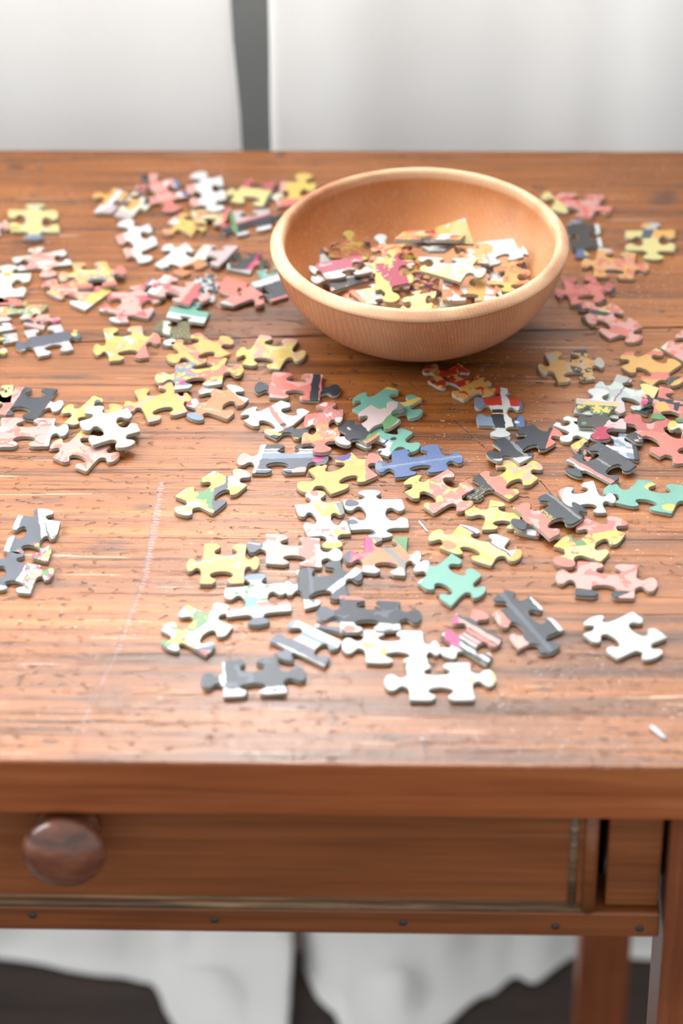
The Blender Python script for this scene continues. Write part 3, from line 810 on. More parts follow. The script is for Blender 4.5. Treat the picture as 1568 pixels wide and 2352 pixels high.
PC('teal and white jigsaw piece with a black cross on it', 'T', [872, 963, 949, 993, 892, 1048, 815, 1018], 'BTBT', 0, [('v', 'W', .55, 2), ('c', 'T', 1.15, .55, .35), ('d', 'I', 1, .25, .74, .80), ('d', 'W', 1, .25, .80, .84), ('v', 'W', 1.05, 2), ('c', 'D', .55, .92, .05), ('c', 'D', .72, .96, .05), ('d', 'T', 0, 1, -1, .50), ('c', 'D', .72, .42, .07)], {1: (961, 1031)})
PC('charcoal, mauve and green jigsaw piece lying across the teal ones', 'V', [852, 929, 922, 964, 843, 1019, 774, 984], 'TBTB', 1.05, [('d', 'D', -.25, 1, .52, 1.02), ('d', 'N', 1, -.2, .62, .94), ('d', 'G', 1, -1.2, .9, 3), ('d', 'A', 1, .2, 1.06, 1.3), ('n', 'V', 4, .66), ('d', 'V', -.2, 1, 1.04, 2)], {0: (920, 926), 2: (778, 1018)})
PC('slate grey banded jigsaw piece with a pink right tab', 'J', [597, 1021, 729, 1020, 701, 1084, 578, 1086], 'BTBT', 0, [('v', 'D', -.3, .22), ('v', 'V', .16, .22), ('v', 'W', .25, .32), ('v', 'U', .32, .50), ('d', 'W', 1, .0, -.05, .09), ('u', 'K', -1, -.04), ('u', 'V', -.18, -.08), ('v', 'L', .88, .92), ('c', 'X', 1.12, .55, .10), ('c', 'K', .88, .95, .14)], {1: (754, 1058), 3: (545, 1052)})
PC('orange yellow jigsaw piece with a purple corner', 'O', [808, 1038, 869, 1092, 760, 1135, 707, 1079], 'TBTB', 0, [('n', 'Y', 2.5, .55), ('n', 'K', 4, .62), ('c', 'I', .00, .22, .16), ('d', 'Y', 1, -1, .55, 3), ('v', 'O', .55, 1.1), ('d', 'S', 1, -2, .5, 1.2), ('c', 'O', .6, .3, .2)], {0: (874, 1048), 2: (684, 1122)})
PC('all blue jigsaw piece with two tabs and pale stripes', 'B', [897, 1037, 1006, 1019, 1033, 1079, 906, 1097], 'BTBT', 0, [('v', 'U', .53, .60), ('u', 'U', -.9, -.2), ('v', 'B', .62, 1.5), ('s', 'U', .64)], {1: (1062, 1048), 3: (861, 1072)})
PC('red and yellow marbled jigsaw piece overlapping the all blue one', 'S', [1028, 1077, 1090, 1122, 997, 1180, 928, 1129], 'BTBT', [1.05, .6, 0, .5], [('n', 'K', 3, .54), ('n', 'Y', 5, .57), ('d', 'Y', -.7, 1, .42, 2), ('n', 'S', 5, .60), ('v', 'K', 1.0, 1.1)], {1: (1078, 1166), 3: (939, 1098)})
PC('yellow and pink speckled jigsaw piece with a dark gold-flecked tab', 'Y', [1168, 1048, 1237, 1098, 1170, 1147, 1082, 1100], 'TBTB', 0, [('d', 'S', -.3, 1, .44, 2), ('m', 'K', 5, .5, 0, 1, -.3, .35), ('s', 'Z', .6, -.3, 1, .44, 1.0), ('d', 'D', -.3, 1, .80, 2), ('c', 'Y', 1.0, 1.0, .16), ('s', 'Z', .56, 0, 1, 1.0, 2)], {0: (1238, 1063), 2: (1075, 1143)})
PC('yellow jigsaw piece with left tab slipping under red-and-black one', 'Y', [1125, 1147, 1214, 1168, 1204, 1213, 1106, 1216], 'BFBT', 0, [('n', 'P', 2.5, .5), ('d', 'D', .2, 1, .20, .225)], {3: (1067, 1172)})
PC('white jigsaw piece with yellow corner hidden beneath the red-and-black one', 'W', [1200, 1172, 1262, 1188, 1236, 1232, 1180, 1221], 'BBFB', 0, [('u', 'Y', -.2, .3), ('u', 'R', .85, 1.3)])
PC('red-and-black jigsaw piece with gold flecks lying on others', 'D', [1262, 1130, 1341, 1187, 1262, 1238, 1179, 1166], 'TBTB', [1.05, 1.05, 1.05, 1.05], [('v', 'S', .60, 1.06), ('m', 'K', 4, .55, 0, 1, .60, 1.06), ('v', 'Z', .50, .60), ('s', 'D', .5, 0, 1, .47, .62), ('d', 'G', 0, 1, .05, .11), ('s', 'Z', .66, 0, 1, .6, 1.1)], {0: (1338, 1163), 2: (1180, 1207)})
PC('pale lilac white jigsaw piece with a pink corner by the teal one', 'L', [1279, 1125, 1363, 1103, 1393, 1177, 1310, 1180], 'BTBF', 0, [('n', 'W', 2, .45), ('d', 'K', 1, .6, -1, .22), ('d', 'S', 1, .6, .02, .10)], {1: (1414, 1143)})
PC('teal jigsaw piece with a yellow dot and yellow square at right edge', 'T', [1465, 1101, 1577, 1116, 1543, 1180, 1411, 1154], 'BTBT', 0, [('c', 'Y', .36, .20, .13), ('c', 'Y', .92, .82, .13), ('v', 'T', .4, .6), ('s', 'M', .66)], {1: (1598, 1150), 3: (1390, 1118)})
PC('red and yellow jigsaw piece with a green smear above the pink two-tab one', 'S', [1346, 1189, 1438, 1225, 1379, 1290, 1270, 1254], 'TBTB', 0, [('d', 'Y', .9, 1, .70, 1.9), ('n', 'S', 4, .57), ('m', 'K', 3, .5, .9, 1, -1, .7), ('d', 'N', -.5, 1, .42, .62), ('d', 'P', 1, 1, 1.2, 2.0), ('n', 'S', 6, .62), ('v', 'P', 1.05, 1.2), ('v', 'S', 1.2, 2)], {0: (1423, 1189), 2: (1287, 1300)})
PC('pink jigsaw piece with dark feet and two tabs at right', 'K', [1326, 1289, 1466, 1298, 1457, 1374, 1319, 1367], 'BTBT', 0, [('n', 'S', 2.5, .53), ('v', 'D', .80, 1.4), ('d', 'K', 1, 1, 1.72, 3)], {1: (1510, 1343), 3: (1276, 1322)})
# ---- right of and under the bowl
PC('red jigsaw piece with yellow and black speckles just below bowl', 'E', [1051, 833, 1129, 879, 1065, 919, 981, 873], 'BTBT', 0, [('n', 'O', 4, .53), ('n', 'H', 6, .60), ('d', 'O', 1, .1, .72, 2), ('n', 'Y', 8, .62), ('n', 'E', 5, .60)], {1: (1131, 905), 3: (977, 841)})
PC('red-topped black and white jigsaw piece with blue corners', 'D', [1089, 912, 1196, 914, 1205, 981, 1097, 977], 'TBTB', 0, [('v', 'E', -1, .28), ('d', 'D', .3, 1, .02, .10), ('v', 'W', .28, .42), ('u', 'W', .58, .74), ('d', 'U', 1, -.2, -.5, .16), ('d', 'B', 1, .2, 1.0, 2), ('v', 'L', 1.06, 2), ('d', 'Y', .1, 1, .58, .62), ('c', 'W', .84, .85, .05)], {0: (1149, 889), 2: (1149, 1004)})
PC('black jigsaw piece with a grey stripe and pink tab', 'D', [1224, 972, 1278, 1017, 1193, 1063, 1129, 1017], 'TBTB', [0, 0, 1.05, .6], [('d', 'G', -.1, 1, .62, .70), ('d', 'L', 1.0, .75, 1.50, 2.2), ('d', 'S', 1, -1, .68, 3), ('s', 'G', .68)], {0: (1285, 987), 2: (1125, 1053)})
PC('orange jigsaw piece with black ink blots and white patches', 'O', [1248, 810, 1348, 802, 1367, 870, 1281, 878], 'BTBT', 0, [('n', 'L', 4, .55), ('m', 'D', 6, .54, 1, -.2, .35, 1.3), ('d', 'D', 1, -1.2, .62, 1.1), ('d', 'L', 1, -.1, 1.02, 2), ('n', 'O', 5, .58), ('c', 'O', -.15, .5, .12)], {1: (1387, 832), 3: (1237, 849)})
PC('orange jigsaw piece with a pink tab and dark berry tab', 'O', [1507, 799, 1566, 836, 1497, 886, 1425, 842], 'BTBT', 0, [('d', 'S', -1, -1.1, -.42, 3), ('d', 'P', 1, 1.2, -.1, .22), ('d', 'S', .8, .9, 1.12, 1.45), ('d', 'H', 1, -.1, 1.05, 1.26), ('s', 'Z', .62, 1, -.1, 1.05, 1.26)], {1: (1563, 880), 3: (1431, 812)})
PC('pink jigsaw piece cut by right edge above the orange one', 'K', [1568, 757, 1642, 785, 1572, 832, 1517, 798], 'BTFB', 0, [('n', 'S', 3, .52), ('d', 'C', 1, -.5, -1, -.3)])
PC('light grey jigsaw piece with yellow corner at right', 'L', [1416, 859, 1514, 891, 1487, 952, 1385, 915], 'BTBT', 0, [('n', 'M', 3, .5), ('d', 'P', 1, -.6, .50, 3), ('d', 'G', 1, .1, .30, .34), ('d', 'D', 1, 1, 1.72, 3)], {1: (1520, 935), 3: (1365, 886)})
PC('white jigsaw piece peeping out beneath the yellow-flower one', 'M', [1324, 924, 1421, 931, 1421, 962, 1317, 947], 'FFBF', 0, [])
PC('white jigsaw piece left of the flower one touching black pink-tabbed one', 'M', [1302, 954, 1378, 978, 1352, 1010, 1269, 976], 'BFTB', 0, [('n', 'W', 3, .5)], {2: (1287, 1018)})
PC('yellow flower and charcoal jigsaw piece with white top tab and magenta bottom tab', 'H', [1322, 914, 1433, 922, 1438, 986, 1329, 980], 'TBTB', 1.05, [('v', 'W', -2, .03), ('d', 'V', 0, 1, .03, .22), ('m', 'Y', 6, .46, 0, 1, .08, .50), ('m', 'N', 8, .52, 0, 1, .2, .55), ('d', 'V', 1, .45, .96, 3), ('c', 'Q', .55, 1.25, .3), ('m', 'X', 5, .6, 0, 1, .8, 1.5), ('c', 'N', .11, .86, .05)], {0: (1375, 891), 2: (1380, 1010)})
PC('pink and black checked jigsaw piece with green flower corner', 'S', [1515, 886, 1602, 912, 1590, 972, 1494, 961], 'BTBT', [1.05, 0, 0, 1.05], [('v', 'D', .33, .46), ('u', 'D', .48, .60), ('n', 'K', 4, .55), ('c', 'O', .20, .62, .17), ('v', 'N', .86, 1.3), ('u', 'D', -.20, -.06), ('c', 'X', -.28, .62, .09), ('u', 'V', .95, 2)], {3: (1472, 917)})
PC('yellow-tabbed pink and white jigsaw piece cut by right edge', 'K', [1572, 930, 1642, 950, 1625, 1008, 1566, 996], 'BTBT', [1.1, 1.1, 1.1, 1.1], [('u', 'Y', -2, 0.0), ('n', 'W', 3, .5)], {3: (1533, 976)})
PC('red gold-flecked jigsaw piece with two black corners at right edge', 'S', [1525, 958, 1604, 1012, 1516, 1051, 1436, 998], 'BTBT', [.5, 0, 0, 1.05], [('n', 'K', 2.5, .52), ('d', 'R', 1, 1, -1, .75), ('s', 'Z', .62, 1, 1, -1, 1.1), ('d', 'D', 0, 1, .80, 1.08), ('n', 'K', 3, .62), ('d', 'S', 1, 0, .52, 2)], {1: (1575, 1060), 3: (1439, 957)})
PC('blue grey jigsaw piece under the black pile at right', 'U', [1385, 992, 1462, 1022, 1468, 1057, 1392, 1042], 'TFFB', 0, [('n', 'L', 3, .5), ('d', 'W', .2, 1, .6, .8), ('u', 'D', .85, 1.3)])
PC('yellow, pink and black jigsaw piece under the left of the black pile', 'Y', [1340, 1005, 1374, 1030, 1350, 1062, 1309, 1022], 'BBBF', 0, [('u', 'H', .32, .8), ('n', 'S', 4, .58), ('d', 'S', 1, 0, .8, 1.5)])
PC('black jigsaw piece with a pink edge topping the pile at right', 'D', [1374, 1015, 1463, 1067, 1404, 1112, 1299, 1056], 'FBTB', [1.1, 1.1, 0.2, 0.6], [('v', 'S', .86, .97), ('v', 'L', .97, 1.06), ('v', 'G', .46, .52), ('s', 'S', .66, 0, 1, -.2, .2), ('s', 'Z', .70, 0, 1, -.2, .45)], {2: (1311, 1088)})
# ---- middle
PC('yellow and green flower jigsaw piece lying apart left of centre', 'C', [492, 1080, 568, 1113, 489, 1179, 401, 1139], 'TBTB', 0, [('d', 'N', -.25, 1, .30, .72), ('d', 'J', 1, -.9, .08, .45), ('n', 'Y', 5, .54), ('c', 'O', .30, .25, .23), ('c', 'O', .98, -.32, .19), ('c', 'O', .9, .35, .2), ('c', 'Y', .2, .85, .18), ('c', 'O', .02, 1.30, .17), ('c', 'X', .1, .5, .08)], {0: (564, 1080), 2: (412, 1180)})
PC('white jigsaw piece with a straw coloured corner and flower tabs', 'L', [676, 1158, 782, 1150, 807, 1226, 708, 1233], 'TBTB', 0, [('n', 'W', 2, .42), ('d', 'Z', 1, -.25, .38, 1.4), ('n', 'L', 3, .55), ('v', 'W', .45, .85), ('m', 'S', 5, .52, 0, 1, .80, 1.3), ('d', 'G', 1, -.1, .88, 1.2), ('v', 'K', -.08, .05), ('c', 'S', .5, -.3, .1), ('v', 'Z', 1.2, 2)], {0: (721, 1126), 2: (767, 1260)})
PC('white jigsaw piece with grey smudges beside the flower-tabbed white one', 'W', [788, 1147, 923, 1145, 940, 1212, 806, 1217], 'TBTB', 0, [('c', 'J', .12, .12, .12), ('c', 'J', .05, .75, .10), ('d', 'C', 1, .1, .80, 2), ('m', 'L', 4, .5, 1, 0, .5, 2), ('c', 'J', .33, 1.12, .08), ('c', 'L', .4, -.25, .16)], {0: (851, 1124), 2: (876, 1235)})
PC('yellow jigsaw piece with purple lines and striped white corner', 'Y', [1056, 1203, 1172, 1237, 1128, 1300, 1008, 1257], 'BTBT', 0, [('n', 'P', 3, .5), ('d', 'W', 1, -2.5, -.02, .70), ('d', 'I', .6, 1, .02, .09), ('d', 'I', 1, -2.5, -.12, -.02), ('v', 'W', -.4, .06), ('c', 'A', .10, .80, .14), ('u', 'O', 1.2, 2), ('n', 'K', 4, .64)], {1: (1196, 1279), 3: (989, 1224)})
PC('plain teal jigsaw piece with one white tab', 'T', [1037, 1270, 1107, 1321, 1037, 1392, 958, 1337], 'BTBT', 0, [('d', 'W', 1, -.55, -3, -.44), ('n', 'T', 3, .5)], {1: (1110, 1364), 3: (957, 1295)})
PC('plain orange yellow jigsaw piece with two tabs left of pink one', 'O', [468, 1248, 567, 1250, 561, 1339, 457, 1341], 'BTBT', 0, [('d', 'K', .25, 1, .45, .50), ('m', 'K', 6, .55, 1, 0, .6, 1.05)], {1: (596, 1293), 3: (427, 1297)})
PC('pink jigsaw piece with white side bands and dark left tab', 'K', [610, 1226, 735, 1236, 740, 1303, 610, 1293], 'BTBT', 0, [('u', 'W', -.05, .16), ('u', 'J', -2, -.05), ('u', 'S', .60, .88), ('n', 'K', 3, .55), ('u', 'W', .92, 3), ('d', 'S', .0, 1, .08, .22), ('u', 'K', .2, .55)], {1: (787, 1273), 3: (566, 1255)})
PC('magenta and orange jigsaw piece with a green corner', 'A', [837, 1232, 938, 1233, 931, 1322, 829, 1313], 'BTBT', 0, [('d', 'X', 1, 1, -1, .62), ('n', 'S', 4, .55), ('d', 'N', 1, -1, .60, 2), ('v', 'V', .80, 1.4), ('u', 'V', 1.05, 2), ('u', 'J', -2, -.28), ('c', 'Y', .28, .12, .1), ('d', 'G', 1, -1, .1, .3)], {1: (968, 1281), 3: (791, 1277)})
PC('dark slate jigsaw piece with white splashes on left side', 'D', [679, 1310, 782, 1284, 802, 1368, 700, 1398], 'BTBT', 0, [('d', 'W', 1, .3, -2, .06), ('d', 'W', .5, 1, .96, 1.16), ('d', 'D', .5, 1, .80, .96), ('d', 'J', 1, .1, .26, .34), ('d', 'W', -1, 1, .72, 2)], {1: (833, 1317), 3: (652, 1352)})
PC('white and green striped jigsaw piece with pink stripe and dark bottom tab', 'W', [515, 1350, 650, 1338, 670, 1402, 521, 1417], 'TBTB', 0, [('m', 'M', 5, .45, 1, 0, -.1, .5), ('m', 'N', 6, .6, 1, 0, -.1, .5), ('v', 'N', .50, .58), ('d', 'S', .0, 1, .60, .74), ('d', 'T', 1, .0, .15, .50), ('v', 'W', .74, 1.15), ('v', 'W', -.2, .40), ('v', 'U', -2, -.18), ('v', 'J', 1.12, 2), ('v', 'R', .76, .80), ('m', 'N', 4, .56, 0, 1, -.1, .3)], {0: (584, 1317), 2: (597, 1436)})
PC('pastel flower patterned jigsaw piece in yellow, green and pink near front', 'M', [430, 1388, 536, 1438, 473, 1506, 369, 1447], 'TBTB', 0, [('d', 'N', 1, .2, .25, .60), ('n', 'Y', 5, .54), ('n', 'W', 3, .55), ('d', 'M', 1, -.3, .50, 3), ('n', 'S', 6, .64), ('d', 'J', 1, .6, 1.35, 1.5), ('c', 'R', .95, 1.0, .1)], {0: (520, 1388), 2: (381, 1487)})
PC('dark and orange edged jigsaw piece under the left of the navy one', 'J', [728, 1415, 800, 1415, 786, 1455, 722, 1440], 'BFFB', 0, [('v', 'A', .45, .7), ('u', 'L', -.2, .15)])
PC('navy jigsaw piece with white feet and two tabs', 'D', [779, 1369, 919, 1380, 921, 1448, 781, 1450], 'BTBT', [0, 0, 0, 1.05], [('v', 'W', .76, 1.5), ('v', 'S', -.3, .05), ('n', 'J', 3, .62), ('c', 'S', .15, .95, .1), ('u', 'J', -2, -.1)], {1: (968, 1412), 3: (726, 1409)})
PC('white and grey striped jigsaw piece lying aslant near front', 'W', [677, 1421, 785, 1472, 745, 1530, 618, 1471], 'FBTB', 0, [('v', 'U', .26, .42), ('d', 'U', 1, 0, -.1, .10), ('v', 'R', .62, .65), ('v', 'J', .66, .95), ('v', 'J', 1.0, 2)], {2: (644, 1512)})
PC('plain white jigsaw piece with a long left tab and straw tinted corner', 'W', [832, 1447, 970, 1449, 984, 1523, 840, 1521], 'BTBT', 0, [('m', 'Z', 4, .55, 1, 0, -.1, .38), ('n', 'C', 3, .6)], {1: (1010, 1487), 3: (784, 1482)})
PC('plain white jigsaw piece nearest the front edge of the table', 'W', [931, 1524, 1079, 1522, 1091, 1607, 941, 1607], 'BTBT', 0, [('d', 'P', 1, .0, 1.30, 2), ('c', 'Y', .98, .46, .05)], {1: (1138, 1554), 3: (882, 1568)})
PC('pink and navy striped jigsaw piece next to grey-lined navy one', 'D', [1050, 1407, 1154, 1464, 1117, 1528, 1011, 1464], 'TBTB', 0, [('v', 'K', .12, .26), ('v', 'S', .30, .40), ('v', 'K', .46, .56), ('v', 'V', .60, .70), ('v', 'W', .78, .90), ('d', 'X', 1, -.4, -.3, .02), ('d', 'P', 1, .3, -.5, .05), ('v', 'W', 1.0, 2), ('v', 'S', -2, -.06)], {0: (1112, 1405), 2: (1020, 1506)})
PC('navy jigsaw piece with a grey line and two pink corners', 'D', [1129, 1408, 1218, 1369, 1294, 1446, 1191, 1491], 'TBTB', 0, [('u', 'J', .44, .54), ('d', 'K', 1, 0, -.3, .22), ('n', 'D', 2, .75), ('u', 'W', .93, 1.3), ('m', 'S', 3, .5, 1, 0, -.3, .22)], {0: (1150, 1361), 2: (1270, 1497)})
PC('plain white jigsaw piece lying alone at right front', 'L', [1452, 1404, 1533, 1464, 1418, 1513, 1338, 1456], 'BTBT', 0, [('n', 'W', 2, .4)], {1: (1506, 1510), 3: (1356, 1418)})
PC('navy jigsaw piece with white feet lying leftmost in the front row', 'D', [510, 1519, 636, 1509, 660, 1590, 512, 1600], 'BTBT', 0, [('v', 'W', .82, 1.5), ('u', 'W', -.05, .06), ('d', 'J', 1, .2, .52, .62), ('n', 'J', 3, .62)], {1: (702, 1544), 3: (461, 1563)})
# ---- left
PC('grey jigsaw piece with white corner and flowers, upper of a joined pair', 'J', [42, 1181, 139, 1197, 110, 1290, 8, 1264], 'TBBB', 0, [('u', 'L', -.2, .12), ('d', 'V', 1, -.45, .48, .62), ('d', 'W', 1, -.6, .62, 2), ('d', 'C', .8, 1, 1.18, 3), ('m', 'N', 6, .5, .8, 1, 1.1, 3), ('m', 'X', 7, .56, .8, 1, 1.1, 3), ('m', 'Y', 6, .56, .8, 1, 1.15, 3), ('c', 'W', 1.0, .12, .18)], {0: (107, 1166)})
PC('grey and white jigsaw piece with a flowered tab, lower of a joined pair', 'J', [-18, 1279, 95, 1298, 70, 1363, -25, 1350], 'TTBB', 0, [('d', 'W', 1, .25, .74, 3), ('u', 'C', .9, 2), ('m', 'N', 6, .5, 1, 0, .72, 2), ('m', 'X', 7, .54, 1, 0, .72, 2), ('m', 'Y', 6, .56, 1, 0, .8, 2), ('v', 'W', .88, 2)], {0: (38, 1266), 1: (125, 1312)})
PC('navy jigsaw piece with a pink stripe and white right tab at left edge', 'D', [36, 888, 133, 893, 86, 965, -8, 950], 'BTBT', 0, [('u', 'S', -.05, .22), ('m', 'K', 3, .5, 1, 0, -.05, .22), ('u', 'V', 1.0, 1.16), ('u', 'W', 1.16, 2), ('s', 'L', .74)], {1: (143, 933)})
PC('yellow jigsaw piece behind the pink-striped navy one at left edge', 'P', [-40, 886, 32, 884, 26, 925, -50, 930], 'BFFB', 0, [('n', 'D', 3, .6)])
PC('pink jigsaw piece with a white right tab at left edge', 'K', [2, 959, 129, 961, 112, 1024, -5, 1026], 'BTBT', 0, [('n', 'S', 3, .57), ('d', 'W', 1, .1, .98, 3), ('c', 'J', .78, .12, .06), ('n', 'C', 4, .62)], {1: (157, 988)})
PC('yellow jigsaw piece under the left of the gold-flecked white one', 'Y', [214, 908, 286, 935, 230, 985, 146, 971], 'BTBT', 0, [('n', 'P', 3, .5), ('s', 'D', .73), ('d', 'O', 1, -.3, .55, 3), ('c', 'J', .25, .1, .08)], {3: (145, 937)})
PC('pink jigsaw piece below the gold-flecked white one', 'K', [189, 985, 255, 1024, 199, 1083, 120, 1050], 'BTBT', 0, [('n', 'S', 2.5, .55), ('d', 'O', 1, 1, -1, .34), ('n', 'P', 4, .63), ('s', 'D', .74)], {1: (271, 1052), 3: (120, 1017)})
PC('white gold-flecked jigsaw piece lying on yellow and pink ones', 'W', [181, 967, 293, 936, 322, 990, 213, 1022], 'TBTB', [1.05, 1.05, 1.5, 1.5], [('s', 'Z', .54, 1, 0, .18, 3), ('d', 'L', 1, .2, -1, .12)], {0: (211, 932), 2: (293, 1027)})
# ---- beside the bowl on the right
PC('red and pink jigsaw piece behind the bowl at right', 'S', [1287, 442, 1388, 449, 1357, 502, 1262, 480], 'BTBT', 0, [('n', 'K', 3, .5), ('n', 'E', 4, .58), ('d', 'P', -1, 1, .40, 2), ('d', 'K', -1, 1, -2, -.9)], {1: (1408, 483), 3: (1240, 446)})
PC('dark brown jigsaw piece with white right corners behind the bowl', 'H', [1300, 517, 1374, 514, 1383, 567, 1312, 572], 'TBTB', 0, [('u', 'W', .88, 1.3), ('v', 'U', -2, -.05), ('v', 'B', 1.05, 2), ('c', 'Y', .5, 1.2, .13)], {0: (1320, 505), 2: (1341, 592)})
PC('yellow jigsaw piece with dark stripe and white top tab at far right', 'P', [1436, 529, 1549, 527, 1548, 577, 1438, 575], 'TBTB', 0, [('d', 'O', 1, -.4, .45, 1.4), ('d', 'J', 1, .15, .36, .58), ('v', 'P', .42, 2), ('v', 'L', -2, -.02), ('c', 'O', .42, -.25, .1)], {0: (1492, 511), 2: (1499, 596)})
PC('orange and pink jigsaw piece right of the bowl', 'O', [1372, 569, 1461, 582, 1456, 641, 1360, 634], 'BTBT', 0, [('n', 'S', 4, .50), ('n', 'K', 4, .58), ('n', 'E', 6, .66), ('v', 'W', -.3, .04)], {1: (1490, 614), 3: (1335, 602)})
PC('plain rose jigsaw piece tucked beside the right of the bowl', 'R', [1290, 640, 1367, 633, 1394, 690, 1309, 700], 'BTBT', 0, [('n', 'S', 2.5, .5), ('d', 'D', 0, 1, -.4, -.06), ('d', 'D', 1, 1, 1.85, 3)], {1: (1412, 660), 3: (1275, 673)})
PC('pink and cream jigsaw piece with a black corner right below the bowl', 'S', [1406, 694, 1477, 752, 1400, 778, 1333, 726], 'BTBT', [.2, 0, 0, .2], [('n', 'K', 3, .5), ('d', 'P', -1, .9, .05, .35), ('d', 'D', .9, 1, .55, .80), ('d', 'K', 1, .0, .3, 2), ('n', 'S', 3, .55), ('d', 'D', -.6, 1, .88, 1.12)], {1: (1465, 783), 3: (1340, 696)})

# ---- heap inside the bowl: heights above the table top
BG = 'jigsaw pieces heaped in the bowl'
def BP(label, base, px, types, h, layers=(), tips=None):
    hs = h if isinstance(h, (list, tuple)) else [h] * 4
    return PC(label, base, px, types, 0, layers, tips, BG, [TOP + q / 1000.0 for q in hs])
BP('black-topped white jigsaw piece leftmost in the bowl', 'W', [712, 575, 747, 567, 772, 600, 728, 606], 'FBFB', [27, 27, 23, 23], [('v', 'H', -.3, .42), ('u', 'A', .8, 1.3)])
BP('orange, yellow and black jigsaw piece at back left of the heap', 'A', [762, 556, 850, 556, 848, 598, 755, 594], 'TBTB', [33, 30, 24, 26], [('n', 'Y', 4, .50), ('d', 'H', 1, 1, -1, .34), ('d', 'H', 1, -.6, .78, 2), ('n', 'S', 3, .58), ('v', 'Y', -2, -.1)], {0: (797, 538)})
BP('red and orange jigsaw piece with grey tab at back of the heap', 'S', [855, 566, 945, 555, 950, 590, 850, 600], 'TBTB', [31, 31, 28, 28], [('d', 'E', 1, -1, -.1, .7), ('n', 'Y', 4, .56), ('n', 'O', 4, .56), ('v', 'L', -2, -.08)], {0: (868, 542)})
BP('crimson-barred pale jigsaw piece at left of the heap', 'W', [722, 605, 826, 585, 856, 624, 748, 642], 'FBBT', [31, 33, 31, 29], [('v', 'Q', -.4, .62), ('u', 'W', -1, -.03), ('n', 'K', 3, .62)], {3: (704, 612)})
BP('pale jigsaw piece with dark bar along its near edge in bowl', 'W', [748, 628, 846, 616, 860, 640, 760, 670], 'BFFT', [28, 28, 27, 27], [('v', 'H', .46, 1.5), ('n', 'K', 3, .60)], {3: (710, 632)})
BP('crimson star and yellow jigsaw piece standing out mid heap', 'Y', [864, 594, 951, 596, 948, 650, 862, 666], 'TBTF', [37, 37, 33, 33], [('c', 'Q', .55, .45, .40), ('d', 'Q', 0, 1, .12, .45), ('n', 'W', 4, .62), ('n', 'Y', 3, .60), ('c', 'Q', .62, -.08, .16), ('c', 'Q', .62, .85, .26), ('v', 'Y', 1.03, 2)], {0: (908, 577), 2: (910, 692)})
BP('big grey and pale yellow jigsaw piece topping the heap', 'L', [960, 588, 1098, 595, 1058, 647, 966, 623], 'BTFB', [41, 40, 37, 38], [('d', 'P', -.8, 1, .28, 1.5), ('n', 'P', 3, .58), ('n', 'L', 3, .62)], {1: (1114, 628)})
BP('yellow jigsaw piece with red tab propped up at back', 'Y', [1000, 523, 1068, 499, 1088, 562, 1015, 562], 'FFFT', [41, 46, 37, 36], [('d', 'P', 1, .5, .6, 3), ('n', 'W', 3, .60), ('d', 'E', 1, 0, -3, -.06)], {3: (976, 506)})
BP('flat red, yellow and white jigsaw piece leaning at back of heap', 'S', [930, 528, 1076, 531, 1056, 549, 905, 549], 'BFBF', [37, 37, 44, 44], [('n', 'Y', 4, .48), ('n', 'E', 4, .55), ('u', 'W', .62, .8), ('n', 'W', 5, .6)])
BP('white-backed jigsaw piece under the leaning red one', 'W', [938, 553, 1062, 546, 1022, 574, 985, 574], 'BFFB', [33, 33, 39, 39], [('n', 'O', 4, .62)])
BP('white and orange jigsaw piece between grey-yellow one and bowl wall', 'W', [1042, 566, 1112, 572, 1124, 606, 1058, 598], 'FFFB', [36, 36, 34, 34], [('n', 'O', 2.5, .46)])
BP('white jigsaw piece with orange patch standing at right of the heap', 'W', [1092, 560, 1178, 545, 1204, 592, 1118, 610], 'FTBF', [35, 38, 32, 31], [('c', 'O', .12, .28, .26)], {1: (1200, 575)})
BP('orange, red and yellow jigsaw piece at right end of heap', 'O', [1160, 602, 1218, 620, 1218, 655, 1116, 652], 'TBTB', [31, 31, 29, 31], [('n', 'A', 3, .48), ('n', 'E', 5, .62), ('d', 'W', -1, .6, .2, 2), ('v', 'Y', .9, 2)], {0: (1172, 592)})
BP('small black cornered jigsaw piece against right bowl wall', 'H', [1180, 603, 1206, 601, 1214, 622, 1186, 622], 'FFFB', 29, [])
BP('white and orange jigsaw piece at front right of the heap', 'W', [1018, 640, 1118, 640, 1146, 690, 1016, 690], 'BTBF', [34, 32, 30, 32], [('n', 'A', 2.5, .50), ('n', 'U', 5, .66), ('d', 'O', 1, .2, .6, .95)], {1: (1148, 665)})
BP('pale yellow star shaped jigsaw piece near front bowl rim', 'P', [926, 682, 1003, 668, 990, 712, 919, 712], 'TBTB', [34, 34, 31, 31], [('n', 'Y', 3, .55), ('n', 'L', 4, .62)], {0: (955, 670)})
BP('pale grey and yellow jigsaw piece near front left bowl rim', 'L', [800, 668, 884, 655, 917, 700, 832, 698], 'TBBF', [31, 31, 29, 29], [('n', 'P', 3, .48), ('n', 'O', 4, .60), ('u', 'A', -.2, .16), ('v', 'L', -2, 0)], {0: (876, 662)})
BP('crimson and purple jigsaw piece seen beneath the grey-yellow one', 'Q', [945, 628, 1010, 632, 1006, 672, 940, 670], 'BFBB', [31, 31, 29, 29], [('n', 'I', 4, .58), ('n', 'Y', 4, .55)])
BP('orange jigsaw piece low beside the left bowl wall', 'A', [758, 664, 812, 664, 818, 690, 775, 686], 'FBFB', [24, 25, 24, 22], [('n', 'Y', 3, .55), ('n', 'Q', 4, .6)])
BP('dark and yellow jigsaw piece deep between the left pieces', 'H', [730, 618, 790, 610, 800, 650, 742, 655], 'BBBB', [21, 23, 22, 20], [('n', 'Y', 3, .56)])
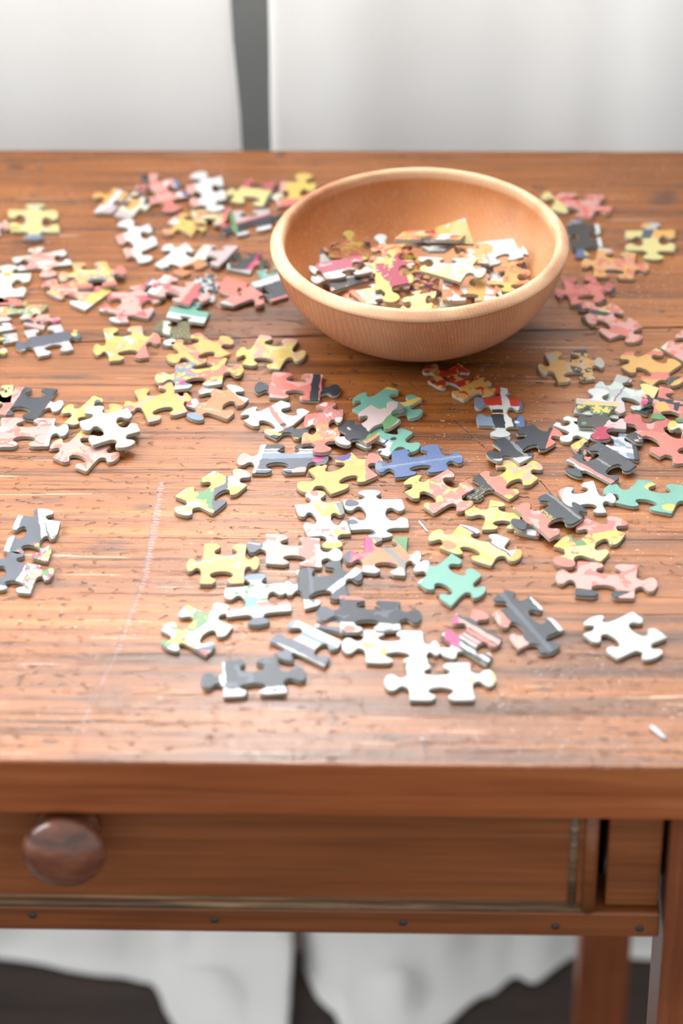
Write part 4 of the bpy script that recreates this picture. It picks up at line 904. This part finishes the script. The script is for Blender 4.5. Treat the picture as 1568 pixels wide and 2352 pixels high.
BP('yellow and red jigsaw piece filling the middle of the heap', 'O', [930, 585, 1000, 590, 1000, 640, 925, 640], 'BBBB', [30, 31, 29, 29], [('n', 'E', 4, .55), ('n', 'Y', 3, .52)])
BP('yellow and white jigsaw piece between crimson bar and crimson star', 'Y', [820, 590, 880, 590, 880, 645, 825, 640], 'BBBB', [27, 29, 27, 26], [('n', 'D', 4, .57), ('n', 'W', 4, .52)])
BP('white and red jigsaw piece low at right of the heap', 'W', [1105, 610, 1175, 615, 1170, 655, 1100, 650], 'BBBB', [27, 27, 26, 26], [('n', 'E', 4, .57), ('n', 'D', 4, .6)])
BP('white and yellow jigsaw piece low at front of the heap', 'C', [985, 668, 1060, 664, 1070, 712, 985, 716], 'BBFB', [27, 27, 25, 25], [('n', 'O', 3, .5), ('n', 'H', 4, .62)])
BP('orange and grey jigsaw piece low at front right of heap', 'A', [1060, 672, 1135, 665, 1120, 704, 1060, 708], 'BFFB', [27, 27, 25, 25], [('n', 'C', 3, .5)])
BP('orange and white jigsaw piece under the crimson star one', 'A', [866, 650, 945, 650, 940, 700, 870, 700], 'BBFB', [28, 28, 27, 27], [('n', 'C', 3, .5), ('n', 'G', 4, .6)])

# ---- gleaming gouge and dent in the wood, built as added raised slivers
M_GLINT = plain('grey_glint', (150, 154, 164), 0.35, 0.5)
def sliver(label, x0, y0, x1, y1, r):
    a, b = on_z(x0, y0, TOP + r * 0.8), on_z(x1, y1, TOP + r * 0.8)
    mid = (a + b) / 2
    d = (b - a); L = d.length; d.normalize()
    s = Vector((-d.y, d.x, 0))
    bm = bmesh.new()
    rings = []
    for (t, k) in ((0, .35), (.08, .8), (.3, 1), (.7, .95), (.93, .75), (1, .3)):
        rings.append([bm.verts.new(d * (L * (t - .5)) + s * (r * 1.3 * k * math.cos(q * math.pi / 4)) + Vector((0, 0, r * k * math.sin(q * math.pi / 4) * 0.8))) for q in range(8)])
    for p, q in zip(rings[:-1], rings[1:]):
        for k in range(8): bm.faces.new((p[k], p[(k + 1) % 8], q[(k + 1) % 8], q[k]))
    bm.faces.new(rings[0][::-1]); bm.faces.new(rings[-1])
    bmesh.ops.recalc_face_normals(bm, faces=bm.faces)
    o = obj('glint_sliver', mesh_from_bm(bm, 'glint_sliver'), M_GLINT)
    o.location = mid
    return tag(o, label, 'glint', 'grey glint slivers on the table')
sliver('short grey sliver added for a gleaming gouge between white and yellow jigsaw pieces', 961, 1196, 983, 1222, 0.00045)
sliver('pale grey sliver added for a gleaming dent at right front corner', 1494, 1667, 1528, 1697, 0.0009)
